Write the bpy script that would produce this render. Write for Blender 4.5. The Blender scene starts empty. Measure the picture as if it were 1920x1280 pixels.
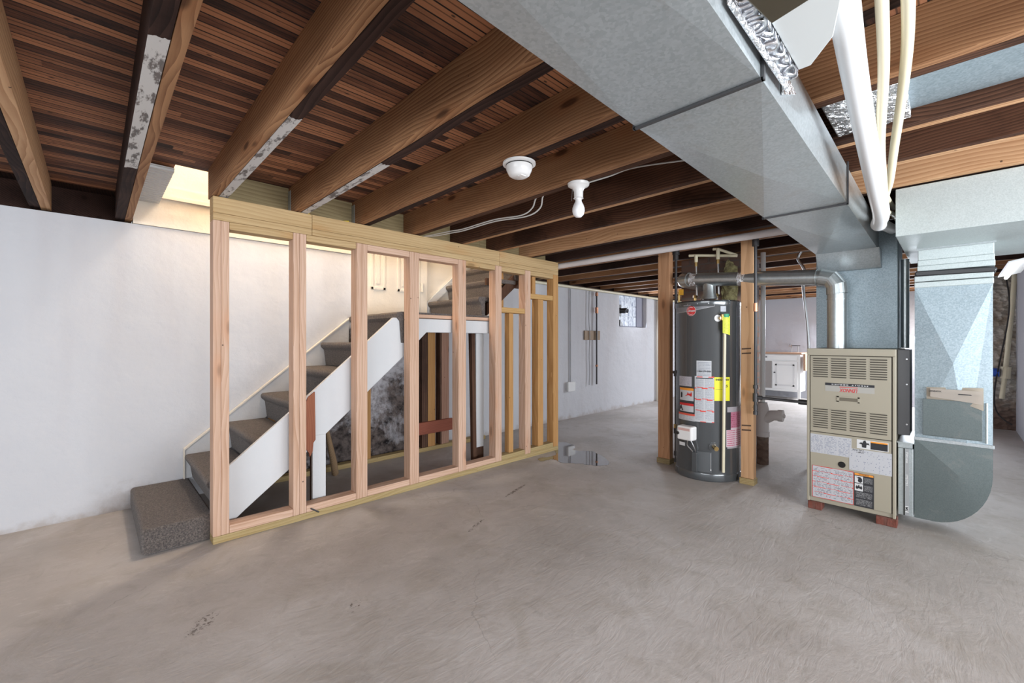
import bpy, bmesh, math, random
from mathutils import Vector, Matrix
random.seed(7)
SC = bpy.context.scene
COL = SC.collection
PI = math.pi

# ------------------------------------------------------------------ camera, world, lights, exposure
cam_d = bpy.data.cameras.new('camera'); cam = bpy.data.objects.new('camera', cam_d); COL.objects.link(cam)
cam.location = (0, 0, 1.25)
cam.rotation_euler = (PI / 2, 0, math.atan2(828, 806) - PI / 2)
cam_d.sensor_width = 36; cam_d.lens = 806 * 36 / 1920; cam_d.shift_y = -3 / 1920
cam_d.clip_start = 0.05; cam_d.clip_end = 100
SC.camera = cam
SC.view_settings.view_transform = 'Standard'; SC.view_settings.look = 'None'
SC.view_settings.gamma = 1; SC.view_settings.use_curve_mapping = False
SC.view_settings.exposure = 0.22
w = bpy.data.worlds.new('daylight'); SC.world = w; w.use_nodes = True
w.node_tree.nodes['Background'].inputs[0].default_value = (0.86, 0.93, 1.0, 1)
w.node_tree.nodes['Background'].inputs[1].default_value = 0.85

def area(name, loc, direction, sx, sy, power, color=(1, 1, 1), spread=PI):
    d = bpy.data.lights.new(name, 'AREA'); d.shape = 'RECTANGLE'; d.size = sx; d.size_y = sy
    d.energy = power; d.color = color; d.spread = spread
    o = bpy.data.objects.new(name, d); COL.objects.link(o); o.location = loc
    o.rotation_euler = Vector(direction).to_track_quat('-Z', 'Y').to_euler()
    return o
def point(name, loc, power, color, r=0.06):
    d = bpy.data.lights.new(name, 'POINT'); d.energy = power; d.color = color; d.shadow_soft_size = r
    o = bpy.data.objects.new(name, d); COL.objects.link(o); o.location = loc
    return o
area('fill_light_right', (1.7, -2.6, 1.05), (0, 1, 0.75), 3.6, 1.3, 240, (0.90, 0.95, 1.0))  # unseen area light added low, tilted up to brighten the joists; no window there
area('fill_light_rear', (-2.6, -0.2, 1.75), (1, 0.35, -0.75), 3.4, 0.9, 80, (0.93, 0.96, 1.0))  # unseen area light added behind the camera, tilted down for floor bounce; no window
area('window_daylight_glass_block', (7.38, 4.2, 1.8), (0, -1, -0.3), 0.9, 0.5, 30, (0.80, 0.88, 1.0))
area('window_daylight_far_room', (10.75, 0.9, 1.6), (-1, 0.15, -0.75), 1.2, 0.8, 190, (0.85, 0.91, 1.0))
point('stairwell_lamp_light', (1.35, 3.75, 3.7), 85, (1.0, 0.85, 0.70), 0.12)
point('far_room_point_light', (7.0, 1.9, 1.95), 14, (0.9, 0.95, 1.0), 0.1)  # bare point light in the far room, with no fixture

# ------------------------------------------------------------------ node helpers
class NT:
    def __init__(s, name):
        s.m = bpy.data.materials.new(name); s.m.use_nodes = True; s.t = s.m.node_tree
        s.t.nodes.clear()
        s.out = s.t.nodes.new('ShaderNodeOutputMaterial'); s.b = s.t.nodes.new('ShaderNodeBsdfPrincipled')
        s.t.links.new(s.b.outputs[0], s.out.inputs[0])
    def n(s, typ, **kw):
        nd = s.t.nodes.new('ShaderNode' + typ)
        for k, v in kw.items(): setattr(nd, k, v)
        return nd
    def put(s, sock, v):
        if hasattr(v, 'is_linked') or isinstance(v, bpy.types.NodeSocket): s.t.links.new(v, sock)
        else: sock.default_value = v
    def val(s, **kw):
        for k, v in kw.items(): s.put(s.b.inputs[k.replace('_', ' ')], v)
    def math(s, op, a, b=0.0, c=None):
        nd = s.n('Math', operation=op); s.put(nd.inputs[0], a); s.put(nd.inputs[1], b)
        if c is not None: s.put(nd.inputs[2], c)
        return nd.outputs[0]
    def obj(s, rand=True):
        tc = s.n('TexCoord').outputs['Object']
        if not rand: return tc
        oi = s.n('ObjectInfo').outputs['Random']
        v = s.n('VectorMath', operation='ADD'); s.put(v.inputs[0], tc)
        c = s.n('CombineXYZ')
        for i, k in enumerate((17.3, 9.1, 23.7)): s.put(c.inputs[i], s.math('MULTIPLY', oi, k))
        s.put(v.inputs[1], c.outputs[0]); return v.outputs[0]
    def scale(s, v, sc):
        nd = s.n('Mapping'); s.put(nd.inputs[0], v); nd.inputs['Scale'].default_value = sc; return nd.outputs[0]
    def noise(s, v, scale, detail=4, rough=.55, dist=0.0):
        nd = s.n('TexNoise'); s.put(nd.inputs['Vector'], v); nd.inputs['Scale'].default_value = scale
        nd.inputs['Detail'].default_value = detail; nd.inputs['Roughness'].default_value = rough
        nd.inputs['Distortion'].default_value = dist; return nd.outputs[0]
    def ramp(s, f, *stops):
        nd = s.n('ValToRGB'); s.put(nd.inputs[0], f); e = nd.color_ramp.elements
        while len(e) < len(stops): e.new(0.5)
        for i, (p, c) in enumerate(stops):
            e[i].position = p; e[i].color = (*c, 1) if len(c) == 3 else c
        return nd.outputs[0]
    def mix(s, f, a, b, typ='MIX'):
        nd = s.n('Mix', data_type='RGBA', blend_type=typ); s.put(nd.inputs[0], f)
        s.put(nd.inputs[6], (*a, 1) if isinstance(a, tuple) and len(a) == 3 else a)
        s.put(nd.inputs[7], (*b, 1) if isinstance(b, tuple) and len(b) == 3 else b)
        return nd.outputs[2]
    def bump(s, h, strength=.3, dist=.01):
        nd = s.n('Bump'); s.put(nd.inputs['Height'], h); nd.inputs['Strength'].default_value = strength
        nd.inputs['Distance'].default_value = dist; s.put(s.b.inputs['Normal'], nd.outputs[0])
    def smooth(s, x, a, b):
        nd = s.n('MapRange', interpolation_type='SMOOTHSTEP'); s.put(nd.inputs[0], x)
        nd.inputs[1].default_value = a; nd.inputs[2].default_value = b; return nd.outputs[0]
    def pos(s):
        g = s.n('NewGeometry'); x = s.n('SeparateXYZ'); s.put(x.inputs[0], g.outputs['Position'])
        return g, x.outputs
G3 = lambda a: (a, a, a)

def plain(name, color, rough=.6, metal=0.0, **kw):
    t = NT(name); t.val(Base_Color=(*color, 1), Roughness=rough, Metallic=metal)
    for k, v in kw.items(): t.val(**{k: v})
    return t.m

def wood(name, light, dark, axis, rough=.75, knots=1.0, ring=1.0, paint=None, patchy=0.0, contrast=1.0):
    """sawn board, grain along axis; paint=(y0,y1) a whitewashed stretch on the underside"""
    t = NT(name); v = t.obj()
    sc = [1.0] * 3; sc[axis] = .13
    mv = t.scale(v, sc)
    sd = [2.2] * 3; sd[axis] = .9
    dn = t.n('TexNoise'); t.put(dn.inputs['Vector'], t.scale(v, sd)); dn.inputs['Scale'].default_value = 1; dn.inputs['Detail'].default_value = 2
    ds = t.n('VectorMath', operation='SCALE'); t.put(ds.inputs[0], dn.outputs['Color']); ds.inputs['Scale'].default_value = .16
    da = t.n('VectorMath', operation='ADD'); t.put(da.inputs[0], mv); t.put(da.inputs[1], ds.outputs[0])
    wv = t.n('TexWave', wave_type='RINGS', rings_direction='XYZ'[axis], wave_profile='SAW'); t.put(wv.inputs[0], da.outputs[0])
    wv.inputs['Scale'].default_value = 26 * ring; wv.inputs['Distortion'].default_value = 1.2
    wv.inputs['Detail'].default_value = 2; wv.inputs['Detail Scale'].default_value = 2.0
    sf = [90.] * 3; sf[axis] = 2.2
    fine = t.noise(t.scale(v, sf), 1, 4, .65)
    sb = [9.] * 3; sb[axis] = 1.3
    big = t.noise(t.scale(v, sb), 1, 4)
    blot = t.noise(v, 1.9, 3)
    amp = .34 * contrast
    mixv = t.math('ADD', t.math('ADD', t.math('MULTIPLY', wv.outputs[0], amp), t.math('MULTIPLY', fine, .34)), t.math('ADD', t.math('MULTIPLY', big, .34), t.math('MULTIPLY', blot, .28)))
    mid = tuple((a * 1.4 + b) / 2.4 for a, b in zip(light, dark))
    col = t.ramp(mixv, (.42, light), (.62, mid), (.84, dark))
    oi = t.n('ObjectInfo').outputs['Random']
    col = t.mix(t.math('MULTIPLY', oi, .30), col, tuple((a * .55 + b * .45) for a, b in zip(light, dark)))
    sk = [7.] * 3; sk[axis] = 2.2
    vo = t.n('TexVoronoi', feature='F1'); t.put(vo.inputs['Vector'], t.scale(v, sk)); vo.inputs['Scale'].default_value = .8
    halo = t.smooth(vo.outputs['Distance'], .30, .08)
    col = t.mix(t.math('MULTIPLY', halo, .45), col, tuple((a * .75 + b * .25) * q for a, b, q in zip(dark, light, (1.15, .95, .8))))
    kn = t.smooth(vo.outputs['Distance'], .12, .05)
    if knots: col = t.mix(t.math('MULTIPLY', kn, .8 * knots), col, tuple(c * .35 for c in dark))
    if patchy:
        pn = t.noise(v, 2.3, 5, .6); col = t.mix(t.math('MULTIPLY', t.smooth(pn, .48, .66), patchy), col, tuple(c * .35 for c in dark))
    if paint:
        g, p = t.pos(); nz = t.n('SeparateXYZ'); t.put(nz.inputs[0], g.outputs['Normal'])
        down = t.math('LESS_THAN', nz.outputs[2], -.8)
        yn = t.math('ADD', p[1], t.math('MULTIPLY', t.math('SUBTRACT', t.noise(v, 30, 3), .5), .08))
        k = t.math('MULTIPLY', t.math('GREATER_THAN', yn, paint[0]), t.math('LESS_THAN', yn, paint[1]))
        sp = [26.] * 3; sp[axis] = 7
        wear = t.smooth(t.noise(t.scale(v, sp), 1, 5, .7), .40, .50)
        k = t.math('MULTIPLY', t.math('MULTIPLY', k, down), t.math('ADD', t.math('MULTIPLY', wear, .75), .22))
        col = t.mix(k, col, (.62, .60, .58))
    t.val(Base_Color=col, Roughness=rough, Specular_IOR_Level=.2)
    vn = t.n('TexVoronoi', feature='F1'); t.put(vn.inputs['Vector'], v); vn.inputs['Scale'].default_value = 9
    col = t.mix(t.math('MULTIPLY', t.math('LESS_THAN', vn.outputs['Distance'], .045), .8), col, (.02, .012, .01))
    t.val(Base_Color=col)
    t.bump(fine, .15, .002)
    return t.m

def galv(name, c0=(.37, .41, .425), c1=(.54, .58, .60), rough=.36, metal=.6, dirt=.25, grain=130):
    t = NT(name); v = t.obj(False)
    vo = t.n('TexVoronoi', feature='F1'); t.put(vo.inputs['Vector'], v); vo.inputs['Scale'].default_value = grain
    f = t.n('SeparateColor'); t.put(f.inputs[0], vo.outputs['Color'])
    big = t.noise(v, 2.2, 5, .6)
    col = t.mix(t.math('ADD', t.math('MULTIPLY', f.outputs[0], .55), t.math('MULTIPLY', big, .4)), c0, c1)
    d = t.smooth(t.noise(v, 4, 8, .8, .6), .55, .66)
    col = t.mix(t.math('MULTIPLY', d, dirt), col, (.34, .31, .28))
    t.val(Base_Color=col, Metallic=metal, Roughness=t.math('ADD', rough - .08, t.math('MULTIPLY', big, .2)))
    t.bump(t.noise(v, 6, 2), .08, .02)
    return t.m

def concrete():
    t = NT('worn_concrete'); v = t.obj(False)
    a = t.noise(v, .9, 6, .6, .4); b = t.noise(v, 3.4, 7, .65, .6); c = t.noise(v, 40, 4, .7)
    col = t.ramp(a, (.30, (.35, .32, .295)), (.5, (.455, .42, .395)), (.72, (.56, .53, .51)))
    col = t.mix(t.math('MULTIPLY', t.smooth(b, .48, .70), .42), col, (.36, .315, .265))
    col = t.mix(t.math('MULTIPLY', t.smooth(t.noise(v, 1.7, 5, .7, 1.2), .56, .68), .30), col, (.60, .58, .565))
    col = t.mix(t.math('MULTIPLY', t.smooth(t.noise(v, 1.3, 3, .6, 1.5), .60, .70), .28), col, (.30, .26, .20))
    col = t.mix(t.math('MULTIPLY', c, .25), col, (.40, .38, .37))
    speck = t.smooth(t.noise(v, 75, 2), .74, .80)
    col = t.mix(t.math('MULTIPLY', speck, .5), col, (.16, .13, .10))
    g, p = t.pos()
    mid_ = t.noise(v, 7, 6, .7, .8)
    col = t.mix(t.math('MULTIPLY', t.smooth(mid_, .52, .68), .30), col, (.30, .27, .24))
    col = t.mix(t.math('MULTIPLY', t.smooth(t.noise(t.scale(v, (1.2, 4, 1)), 5, 6, .75, 1.5), .56, .66), .22), col, (.66, .64, .62))
    jag = t.noise(v, 55, 4, .8)
    for sx0, sy0, rx, ry, th_, thr in ((.345, 2.31, .10, .045, .78, .52), (.88, 1.966, .06, .03, .78, .55), (2.52, 2.54, .20, .018, .28, .46), (1.85, 2.245, .13, .018, .38, .50), (3.75, 2.45, .5, .3, 0, .62)):
        dx = t.math('SUBTRACT', p[0], sx0); dy = t.math('SUBTRACT', p[1], sy0); ct, sn = math.cos(th_), math.sin(th_)
        a1 = t.math('DIVIDE', t.math('ADD', t.math('MULTIPLY', dx, ct), t.math('MULTIPLY', dy, sn)), rx)
        a2 = t.math('DIVIDE', t.math('SUBTRACT', t.math('MULTIPLY', dy, ct), t.math('MULTIPLY', dx, sn)), ry)
        rr = t.math('ADD', t.math('MULTIPLY', a1, a1), t.math('MULTIPLY', a2, a2))
        k = t.math('MULTIPLY', t.smooth(rr, 1.0, .5), t.smooth(jag, thr, thr + .05))
        col = t.mix(t.math('MULTIPLY', k, .75), col, (.07, .05, .035))
    # long hairline cracks
    cr = t.n('TexVoronoi', feature='DISTANCE_TO_EDGE'); dv = t.n('VectorMath', operation='ADD'); t.put(dv.inputs[0], v)
    nn = t.n('TexNoise'); t.put(nn.inputs['Vector'], v); nn.inputs['Scale'].default_value = 3; nn.inputs['Detail'].default_value = 5
    sc = t.n('VectorMath', operation='SCALE'); t.put(sc.inputs[0], nn.outputs['Color']); sc.inputs['Scale'].default_value = .35
    t.put(dv.inputs[1], sc.outputs[0]); t.put(cr.inputs['Vector'], dv.outputs[0]); cr.inputs['Scale'].default_value = .55
    line = t.math('MULTIPLY', t.math('LESS_THAN', cr.outputs[0], .0012), t.smooth(t.noise(v, 1.1, 2), .50, .60))
    col = t.mix(t.math('MULTIPLY', line, .35), col, (.2, .18, .16))
    t.val(Base_Color=col, Roughness=t.math('ADD', .50, t.math('MULTIPLY', b, .25)), Specular_IOR_Level=.35)
    trowel = t.noise(t.scale(v, (2.2, 7, 1)), 2.2, 5, .6, 2.5)
    t.bump(t.math('ADD', t.math('ADD', t.math('MULTIPLY', trowel, .45), t.math('MULTIPLY', c, .14)), b), .22, .025)
    return t.m

def plaster(name, c0, c1, mould=False, lump=1.0):
    t = NT(name); g, p = t.pos(); v = g.outputs['Position']
    a = t.noise(v, 1.1, 5, .6); b = t.noise(v, 7, 6, .6)
    col = t.mix(a, c0, c1)
    vs = t.scale(v, (2.4, 2.4, .25)); st = t.smooth(t.noise(vs, 1, 3), .5, .72)
    col = t.mix(t.math('MULTIPLY', st, .28), col, (.50, .47, .48))
    if mould:
        # dirt line where the wall meets the slab, mildew under the staircase
        low = t.math('SUBTRACT', .20, t.math('ADD', p[2], t.math('MULTIPLY', b, .26)))
        col = t.mix(t.math('MULTIPLY', t.smooth(low, .0, .09), .6), col, (.40, .34, .30))
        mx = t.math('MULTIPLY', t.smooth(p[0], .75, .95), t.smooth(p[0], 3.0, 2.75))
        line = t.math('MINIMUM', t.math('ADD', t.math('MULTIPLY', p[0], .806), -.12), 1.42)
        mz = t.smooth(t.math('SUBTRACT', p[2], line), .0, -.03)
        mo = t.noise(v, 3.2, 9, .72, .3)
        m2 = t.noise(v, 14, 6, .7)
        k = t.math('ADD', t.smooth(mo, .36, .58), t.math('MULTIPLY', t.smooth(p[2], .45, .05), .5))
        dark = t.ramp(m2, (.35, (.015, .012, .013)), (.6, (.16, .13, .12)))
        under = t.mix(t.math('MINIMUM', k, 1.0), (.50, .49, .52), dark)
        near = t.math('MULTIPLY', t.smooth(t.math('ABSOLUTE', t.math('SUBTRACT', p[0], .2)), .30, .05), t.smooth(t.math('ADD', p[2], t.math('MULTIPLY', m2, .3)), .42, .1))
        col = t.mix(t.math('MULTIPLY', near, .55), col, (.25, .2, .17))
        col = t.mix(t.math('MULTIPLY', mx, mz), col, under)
    t.val(Base_Color=col, Roughness=.85, Specular_IOR_Level=.2)
    t.bump(t.math('ADD', t.math('MULTIPLY', t.noise(v, 3.0, 3), 1.6 * lump), t.math('MULTIPLY', b, .6)), .45, .03)
    return t.m

def planks():
    """old board subfloor seen from below: narrow boards along X, each its own tone, beaded"""
    t = NT('dark_subfloor_boards'); g, p = t.pos()
    W = .052
    idx = t.math('FLOOR', t.math('DIVIDE', p[1], W))
    wn = t.n('TexWhiteNoise', noise_dimensions='1D'); t.put(wn.inputs['W'], t.math('ADD', idx, t.math('MULTIPLY', t.math('FLOOR', t.math('ADD', t.math('MULTIPLY', p[0], .7), t.math('MULTIPLY', t.math('SINE', t.math('MULTIPLY', idx, 12.9)), 3.7))), 17.31)))
    fr = t.math('FRACT', t.math('DIVIDE', p[1], W))
    v = g.outputs['Position']
    grain = t.noise(t.scale(v, (2, 60, 10)), 1, 5, .65)
    blot = t.noise(t.scale(v, (3, 9, 3)), 1.5, 4, .7)
    f = t.math('ADD', t.math('MULTIPLY', wn.outputs[0], .55), t.math('ADD', t.math('MULTIPLY', grain, .40), t.math('MULTIPLY', blot, .45)))
    col = t.ramp(f, (.40, (.022, .008, .005)), (.60, (.15, .054, .026)), (.92, (.46, .20, .095)))
    gap = t.math('ADD', t.math('LESS_THAN', fr, .12), t.math('MULTIPLY', t.math('LESS_THAN', t.math('ABSOLUTE', t.math('SUBTRACT', fr, .5)), .05), .6))
    col = t.mix(t.math('MINIMUM', gap, 1.0), col, (.008, .004, .003))
    kx = t.scale(v, (11, 21, 1)); vo = t.n('TexVoronoi', feature='F1'); t.put(vo.inputs['Vector'], kx); vo.inputs['Scale'].default_value = 1
    col = t.mix(t.math('MULTIPLY', t.smooth(vo.outputs['Distance'], .14, .06), .85), col, (.012, .006, .004))
    t.val(Base_Color=col, Roughness=.8)
    t.bump(t.math('SUBTRACT', grain, gap), .5, .006)
    return t.m

def carpet():
    t = NT('brown_grey_carpet'); v = t.obj(False)
    a = t.noise(v, 105, 5, .85); b = t.noise(v, 260, 2, .7)
    col = t.ramp(a, (.36, (.050, .042, .042)), (.5, (.14, .118, .108)), (.64, (.28, .235, .205)))
    t.val(Base_Color=col, Roughness=.98, Specular_IOR_Level=.1)
    t.b.inputs['Sheen Weight'].default_value = .25
    t.bump(t.math('ADD', a, b), .9, .008)
    return t.m

def bricks(name, c0, c1, mortar, sc=4.2):
    t = NT(name); g, p = t.pos()
    cx = t.n('CombineXYZ'); t.put(cx.inputs[0], t.math('ADD', p[0], p[1])); t.put(cx.inputs[1], p[2])
    n1 = t.noise(g.outputs['Position'], 9, 4)
    cc = t.n('VectorMath', operation='ADD'); t.put(cc.inputs[0], cx.outputs[0])
    c2 = t.n('CombineXYZ'); t.put(c2.inputs[0], t.math('MULTIPLY', n1, .03)); t.put(c2.inputs[1], t.math('MULTIPLY', n1, .03)); t.put(cc.inputs[1], c2.outputs[0])
    br = t.n('TexBrick'); t.put(br.inputs[0], cc.outputs[0]); br.inputs['Scale'].default_value = sc
    br.inputs['Color1'].default_value = (*c0, 1); br.inputs['Color2'].default_value = (*c1, 1); br.inputs['Mortar'].default_value = (*mortar, 1)
    br.inputs['Mortar Size'].default_value = .035; br.inputs['Brick Width'].default_value = .85; br.inputs['Row Height'].default_value = .3
    fade = .55 if c0[0] > .4 else .05
    col = t.mix(t.math('MULTIPLY', t.smooth(t.noise(g.outputs['Position'], 6, 5, .7), .45, .65), fade), br.outputs[0], (.60, .55, .50))
    up = t.smooth(p[2], 1.58, 1.75)
    col = t.mix(t.math('MULTIPLY', up, .85), col, (.055, .028, .022))
    t.val(Base_Color=col, Roughness=.9); t.bump(t.math('ADD', t.math('MULTIPLY', br.outputs[1], -1), n1), .8, .02)
    return t.m

def stone():
    t = NT('rubble_stone'); g, p = t.pos(); v = g.outputs['Position']
    vo = t.n('TexVoronoi', feature='F1'); t.put(vo.inputs['Vector'], t.scale(v, (3, 3, 4.5))); vo.inputs['Randomness'].default_value = 1
    f = t.n('SeparateColor'); t.put(f.inputs[0], vo.outputs['Color'])
    n1 = t.noise(v, 6, 8, .7)
    col = t.mix(f.outputs[0], (.46, .42, .36), (.70, .66, .60)); col = t.mix(t.smooth(n1, .42, .64), col, (.36, .29, .22))
    col = t.mix(t.smooth(p[2], .55, .15), col, (.20, .13, .10))
    t.val(Base_Color=col, Roughness=.95); t.bump(t.math('ADD', vo.outputs['Distance'], n1), 1, .06)
    return t.m

def paper(name, base, ink, rows=24, dens=.5, cols=1, band=None, bandcol=(.75, .06, .04), rules=0, gap=.45):
    """printed sheet: lines of unreadable small print (UV space)"""
    t = NT(name); uv = t.n('UVMap'); x = t.n('SeparateXYZ'); t.put(x.inputs[0], uv.outputs[0]); u, v_ = x.outputs[0], x.outputs[1]
    r = t.math('MULTIPLY', v_, float(rows)); li = t.math('FLOOR', r); lf = t.math('FRACT', r)
    c = t.n('CombineXYZ'); t.put(c.inputs[0], t.math('MULTIPLY', u, 26.)); t.put(c.inputs[1], t.math('MULTIPLY', li, 7.31))
    wn = t.noise(c.outputs[0], 1.0, 2, .5)
    k = t.math('MULTIPLY', t.math('GREATER_THAN', lf, gap), t.math('GREATER_THAN', wn, 1 - dens))
    cu = t.math('FRACT', t.math('MULTIPLY', u, float(cols)))
    k = t.math('MULTIPLY', k, t.math('MULTIPLY', t.math('GREATER_THAN', cu, .06), t.math('LESS_THAN', cu, .94)))
    k = t.math('MULTIPLY', k, t.math('MULTIPLY', t.math('GREATER_THAN', v_, .04), t.math('LESS_THAN', v_, .95)))
    col = t.mix(t.math('MULTIPLY', k, .75), base, ink)
    if rules:
        rr = t.math('LESS_THAN', t.math('FRACT', t.math('ADD', t.math('MULTIPLY', v_, float(rules)), .10)), .16)
        cs = t.math('GREATER_THAN', t.math('FRACT', t.math('ADD', t.math('MULTIPLY', u, 1.7), t.math('MULTIPLY', t.math('FLOOR', t.math('MULTIPLY', v_, float(rules))), .43))), .5)
        col = t.mix(t.math('MULTIPLY', rr, cs), col, bandcol)
    if band:
        col = t.mix(t.math('GREATER_THAN', v_, 1 - band), col, bandcol)
    t.val(Base_Color=col, Roughness=.55)
    return t.m

# ------------------------------------------------------------------ object helpers
def wloc(o):
    p = Vector((0, 0, 0))
    while o: p += Vector(o.location); o = o.parent
    return p
def thing(name, label, cat, loc=(0, 0, 0), group=None):
    o = bpy.data.objects.new(name, None); o.empty_display_size = .1; COL.objects.link(o); o.location = loc
    o['label'] = label; o['category'] = cat
    if group: o['group'] = group
    return o
def obj(name, bm, m, parent=None, bevel=0.0, smooth=False, label=None):
    """links a bmesh given in world coordinates as ONE mesh object"""
    if parent is None:
        xs = [v.co for v in bm.verts]
        L = Vector(((min(c.x for c in xs) + max(c.x for c in xs)) / 2, (min(c.y for c in xs) + max(c.y for c in xs)) / 2, min(c.z for c in xs)))
    else: L = wloc(parent)
    bmesh.ops.translate(bm, verts=bm.verts, vec=-L)
    bmesh.ops.recalc_face_normals(bm, faces=bm.faces)
    me = bpy.data.meshes.new(name); bm.to_mesh(me); bm.free()
    mats = m if isinstance(m, (list, tuple)) else [m]
    for q in mats: me.materials.append(q)
    if smooth:
        for p in me.polygons: p.use_smooth = True
    o = bpy.data.objects.new(name, me); COL.objects.link(o)
    if parent is None: o.location = L
    else: o.parent = parent
    if bevel:
        b = o.modifiers.new('bevel', 'BEVEL'); b.width = bevel; b.segments = 2; b.limit_method = 'ANGLE'
    if smooth:
        me.set_sharp_from_angle(angle=math.radians(38))
    if label: o['label'] = label
    return o
def tag(o, label, cat, group=None):
    o['label'] = label; o['category'] = cat
    if group: o['group'] = group
    return o
def struct(name, bm, m, **kw):
    o = obj(name, bm, m, **kw); o['kind'] = 'structure'; return o
def BM(): return bmesh.new()
def box(bm, a, b, mi=0):
    x0, y0, z0 = a; x1, y1, z1 = b
    vs = [bm.verts.new(p) for p in ((x0, y0, z0), (x1, y0, z0), (x1, y1, z0), (x0, y1, z0), (x0, y0, z1), (x1, y0, z1), (x1, y1, z1), (x0, y1, z1))]
    for f in ((0, 3, 2, 1), (4, 5, 6, 7), (0, 1, 5, 4), (1, 2, 6, 5), (2, 3, 7, 6), (3, 0, 4, 7)):
        bm.faces.new([vs[i] for i in f]).material_index = mi
    return bm
def bx(a, b): return box(BM(), a, b)
def prism(bm, pts, axis, lo, hi, mi=0):
    """polygon in the two other axes, extruded along axis"""
    def P(p, t):
        q = list(p); q.insert(axis, t); return q
    A = [bm.verts.new(P(p, lo)) for p in pts]; B = [bm.verts.new(P(p, hi)) for p in pts]; n = len(pts)
    bm.faces.new(A).material_index = mi; bm.faces.new(B[::-1]).material_index = mi
    for i in range(n):
        bm.faces.new((A[i], A[(i + 1) % n], B[(i + 1) % n], B[i])).material_index = mi
    return bm
def tube(bm, pts, r, n=16, cap=True, mi=0):
    pts = [Vector(p) for p in pts]; rs = r if isinstance(r, (list, tuple)) else [r] * len(pts)
    d0 = (pts[1] - pts[0]).normalized(); up = Vector((0, 0, 1)) if abs(d0.z) < .9 else Vector((1, 0, 0))
    rings = []
    a = d0.cross(up).normalized()
    for i, p in enumerate(pts):
        d = (pts[min(i + 1, len(pts) - 1)] - pts[max(i - 1, 0)]).normalized()
        a = (a - d * a.dot(d)).normalized(); b = d.cross(a)
        rings.append([bm.verts.new(p + (a * math.cos(t) + b * math.sin(t)) * rs[i]) for t in (2 * PI * k / n for k in range(n))])
    for A, B in zip(rings, rings[1:]):
        for k in range(n): bm.faces.new((A[k], A[(k + 1) % n], B[(k + 1) % n], B[k])).material_index = mi
    if cap: bm.faces.new(rings[0][::-1]).material_index = mi; bm.faces.new(rings[-1]).material_index = mi
    return bm
def curve(pts, seg=6):
    """smooth path through the points"""
    P = [Vector(p) for p in pts]; out = []
    for i in range(len(P) - 1):
        p0, p1, p2, p3 = P[max(i - 1, 0)], P[i], P[i + 1], P[min(i + 2, len(P) - 1)]
        for k in range(seg):
            t = k / seg
            out.append(.5 * ((2 * p1) + (p2 - p0) * t + (2 * p0 - 5 * p1 + 4 * p2 - p3) * t * t + (-p0 + 3 * p1 - 3 * p2 + p3) * t ** 3))
    out.append(P[-1]); return out
def lathe(bm, c, prof, n=40, axis=2, mi=0):
    """prof = (radius, height) pairs round an axis through c"""
    rings = []
    for r, h in prof:
        ring = []
        for k in range(n):
            t = 2 * PI * k / n; q = [math.cos(t) * r, math.sin(t) * r]; q.insert(axis, h)
            ring.append(bm.verts.new(Vector(c) + Vector(q)))
        rings.append(ring)
    for A, B in zip(rings, rings[1:]):
        for k in range(n): bm.faces.new((A[k], A[(k + 1) % n], B[(k + 1) % n], B[k])).material_index = mi
    bm.faces.new(rings[0][::-1]).material_index = mi; bm.faces.new(rings[-1]).material_index = mi
    return bm
def panelbox(bm, a, b, bulge, faces):
    """sheet-metal box, the named faces cross-broken: four facets meeting at a raised centre"""
    x0, y0, z0 = a; x1, y1, z1 = b
    vs = [bm.verts.new(p) for p in ((x0, y0, z0), (x1, y0, z0), (x1, y1, z0), (x0, y1, z0), (x0, y0, z1), (x1, y0, z1), (x1, y1, z1), (x0, y1, z1))]
    F = {'-z': (0, 3, 2, 1), '+z': (4, 5, 6, 7), '-y': (0, 1, 5, 4), '+x': (1, 2, 6, 5), '+y': (2, 3, 7, 6), '-x': (3, 0, 4, 7)}
    N = {'-z': (0, 0, -1), '+z': (0, 0, 1), '-y': (0, -1, 0), '+x': (1, 0, 0), '+y': (0, 1, 0), '-x': (-1, 0, 0)}
    for k, f in F.items():
        q = [vs[i] for i in f]
        if k in faces:
            c = sum((v.co for v in q), Vector()) / 4 + Vector(N[k]) * bulge; cv = bm.verts.new(c)
            for i in range(4): bm.faces.new((q[i], q[(i + 1) % 4], cv))
        else: bm.faces.new(q)
    return bm
def text_bm(body, size, fn, bold=False, shear=0.0, width=None, spacing=1.0):
    """lettering: outlines of the built-in font, each vertex placed by fn(x, y); centred"""
    cu = bpy.data.curves.new('lettering', 'FONT'); cu.body = body; cu.size = size; cu.align_x = 'CENTER'; cu.align_y = 'CENTER'
    cu.shear = shear; cu.space_character = spacing; cu.offset = size * .022 if bold else 0; cu.resolution_u = 3
    o = bpy.data.objects.new('lettering', cu); COL.objects.link(o)
    me = o.to_mesh(); bm = BM(); bm.from_mesh(me); o.to_mesh_clear()
    bpy.data.objects.remove(o); bpy.data.curves.remove(cu)
    if width:
        xs = [v.co.x for v in bm.verts]; s = width / max(1e-6, max(xs) - min(xs))
        for v in bm.verts: v.co.x *= s
    for v in bm.verts: v.co = Vector(fn(v.co.x, v.co.y))
    return bm
def patch(fn, nu=1, nv=1):
    """a sheet laid by fn(u, v) with UVs 0..1"""
    bm = BM(); uvl = bm.loops.layers.uv.new('UVMap')
    g = [[bm.verts.new(fn(i / nu, j / nv)) for j in range(nv + 1)] for i in range(nu + 1)]
    for i in range(nu):
        for j in range(nv):
            f = bm.faces.new((g[i][j], g[i + 1][j], g[i + 1][j + 1], g[i][j + 1]))
            for l, (a, b) in zip(f.loops, ((i, j), (i + 1, j), (i + 1, j + 1), (i, j + 1))): l[uvl].uv = (a / nu, b / nv)
    return bm

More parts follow.
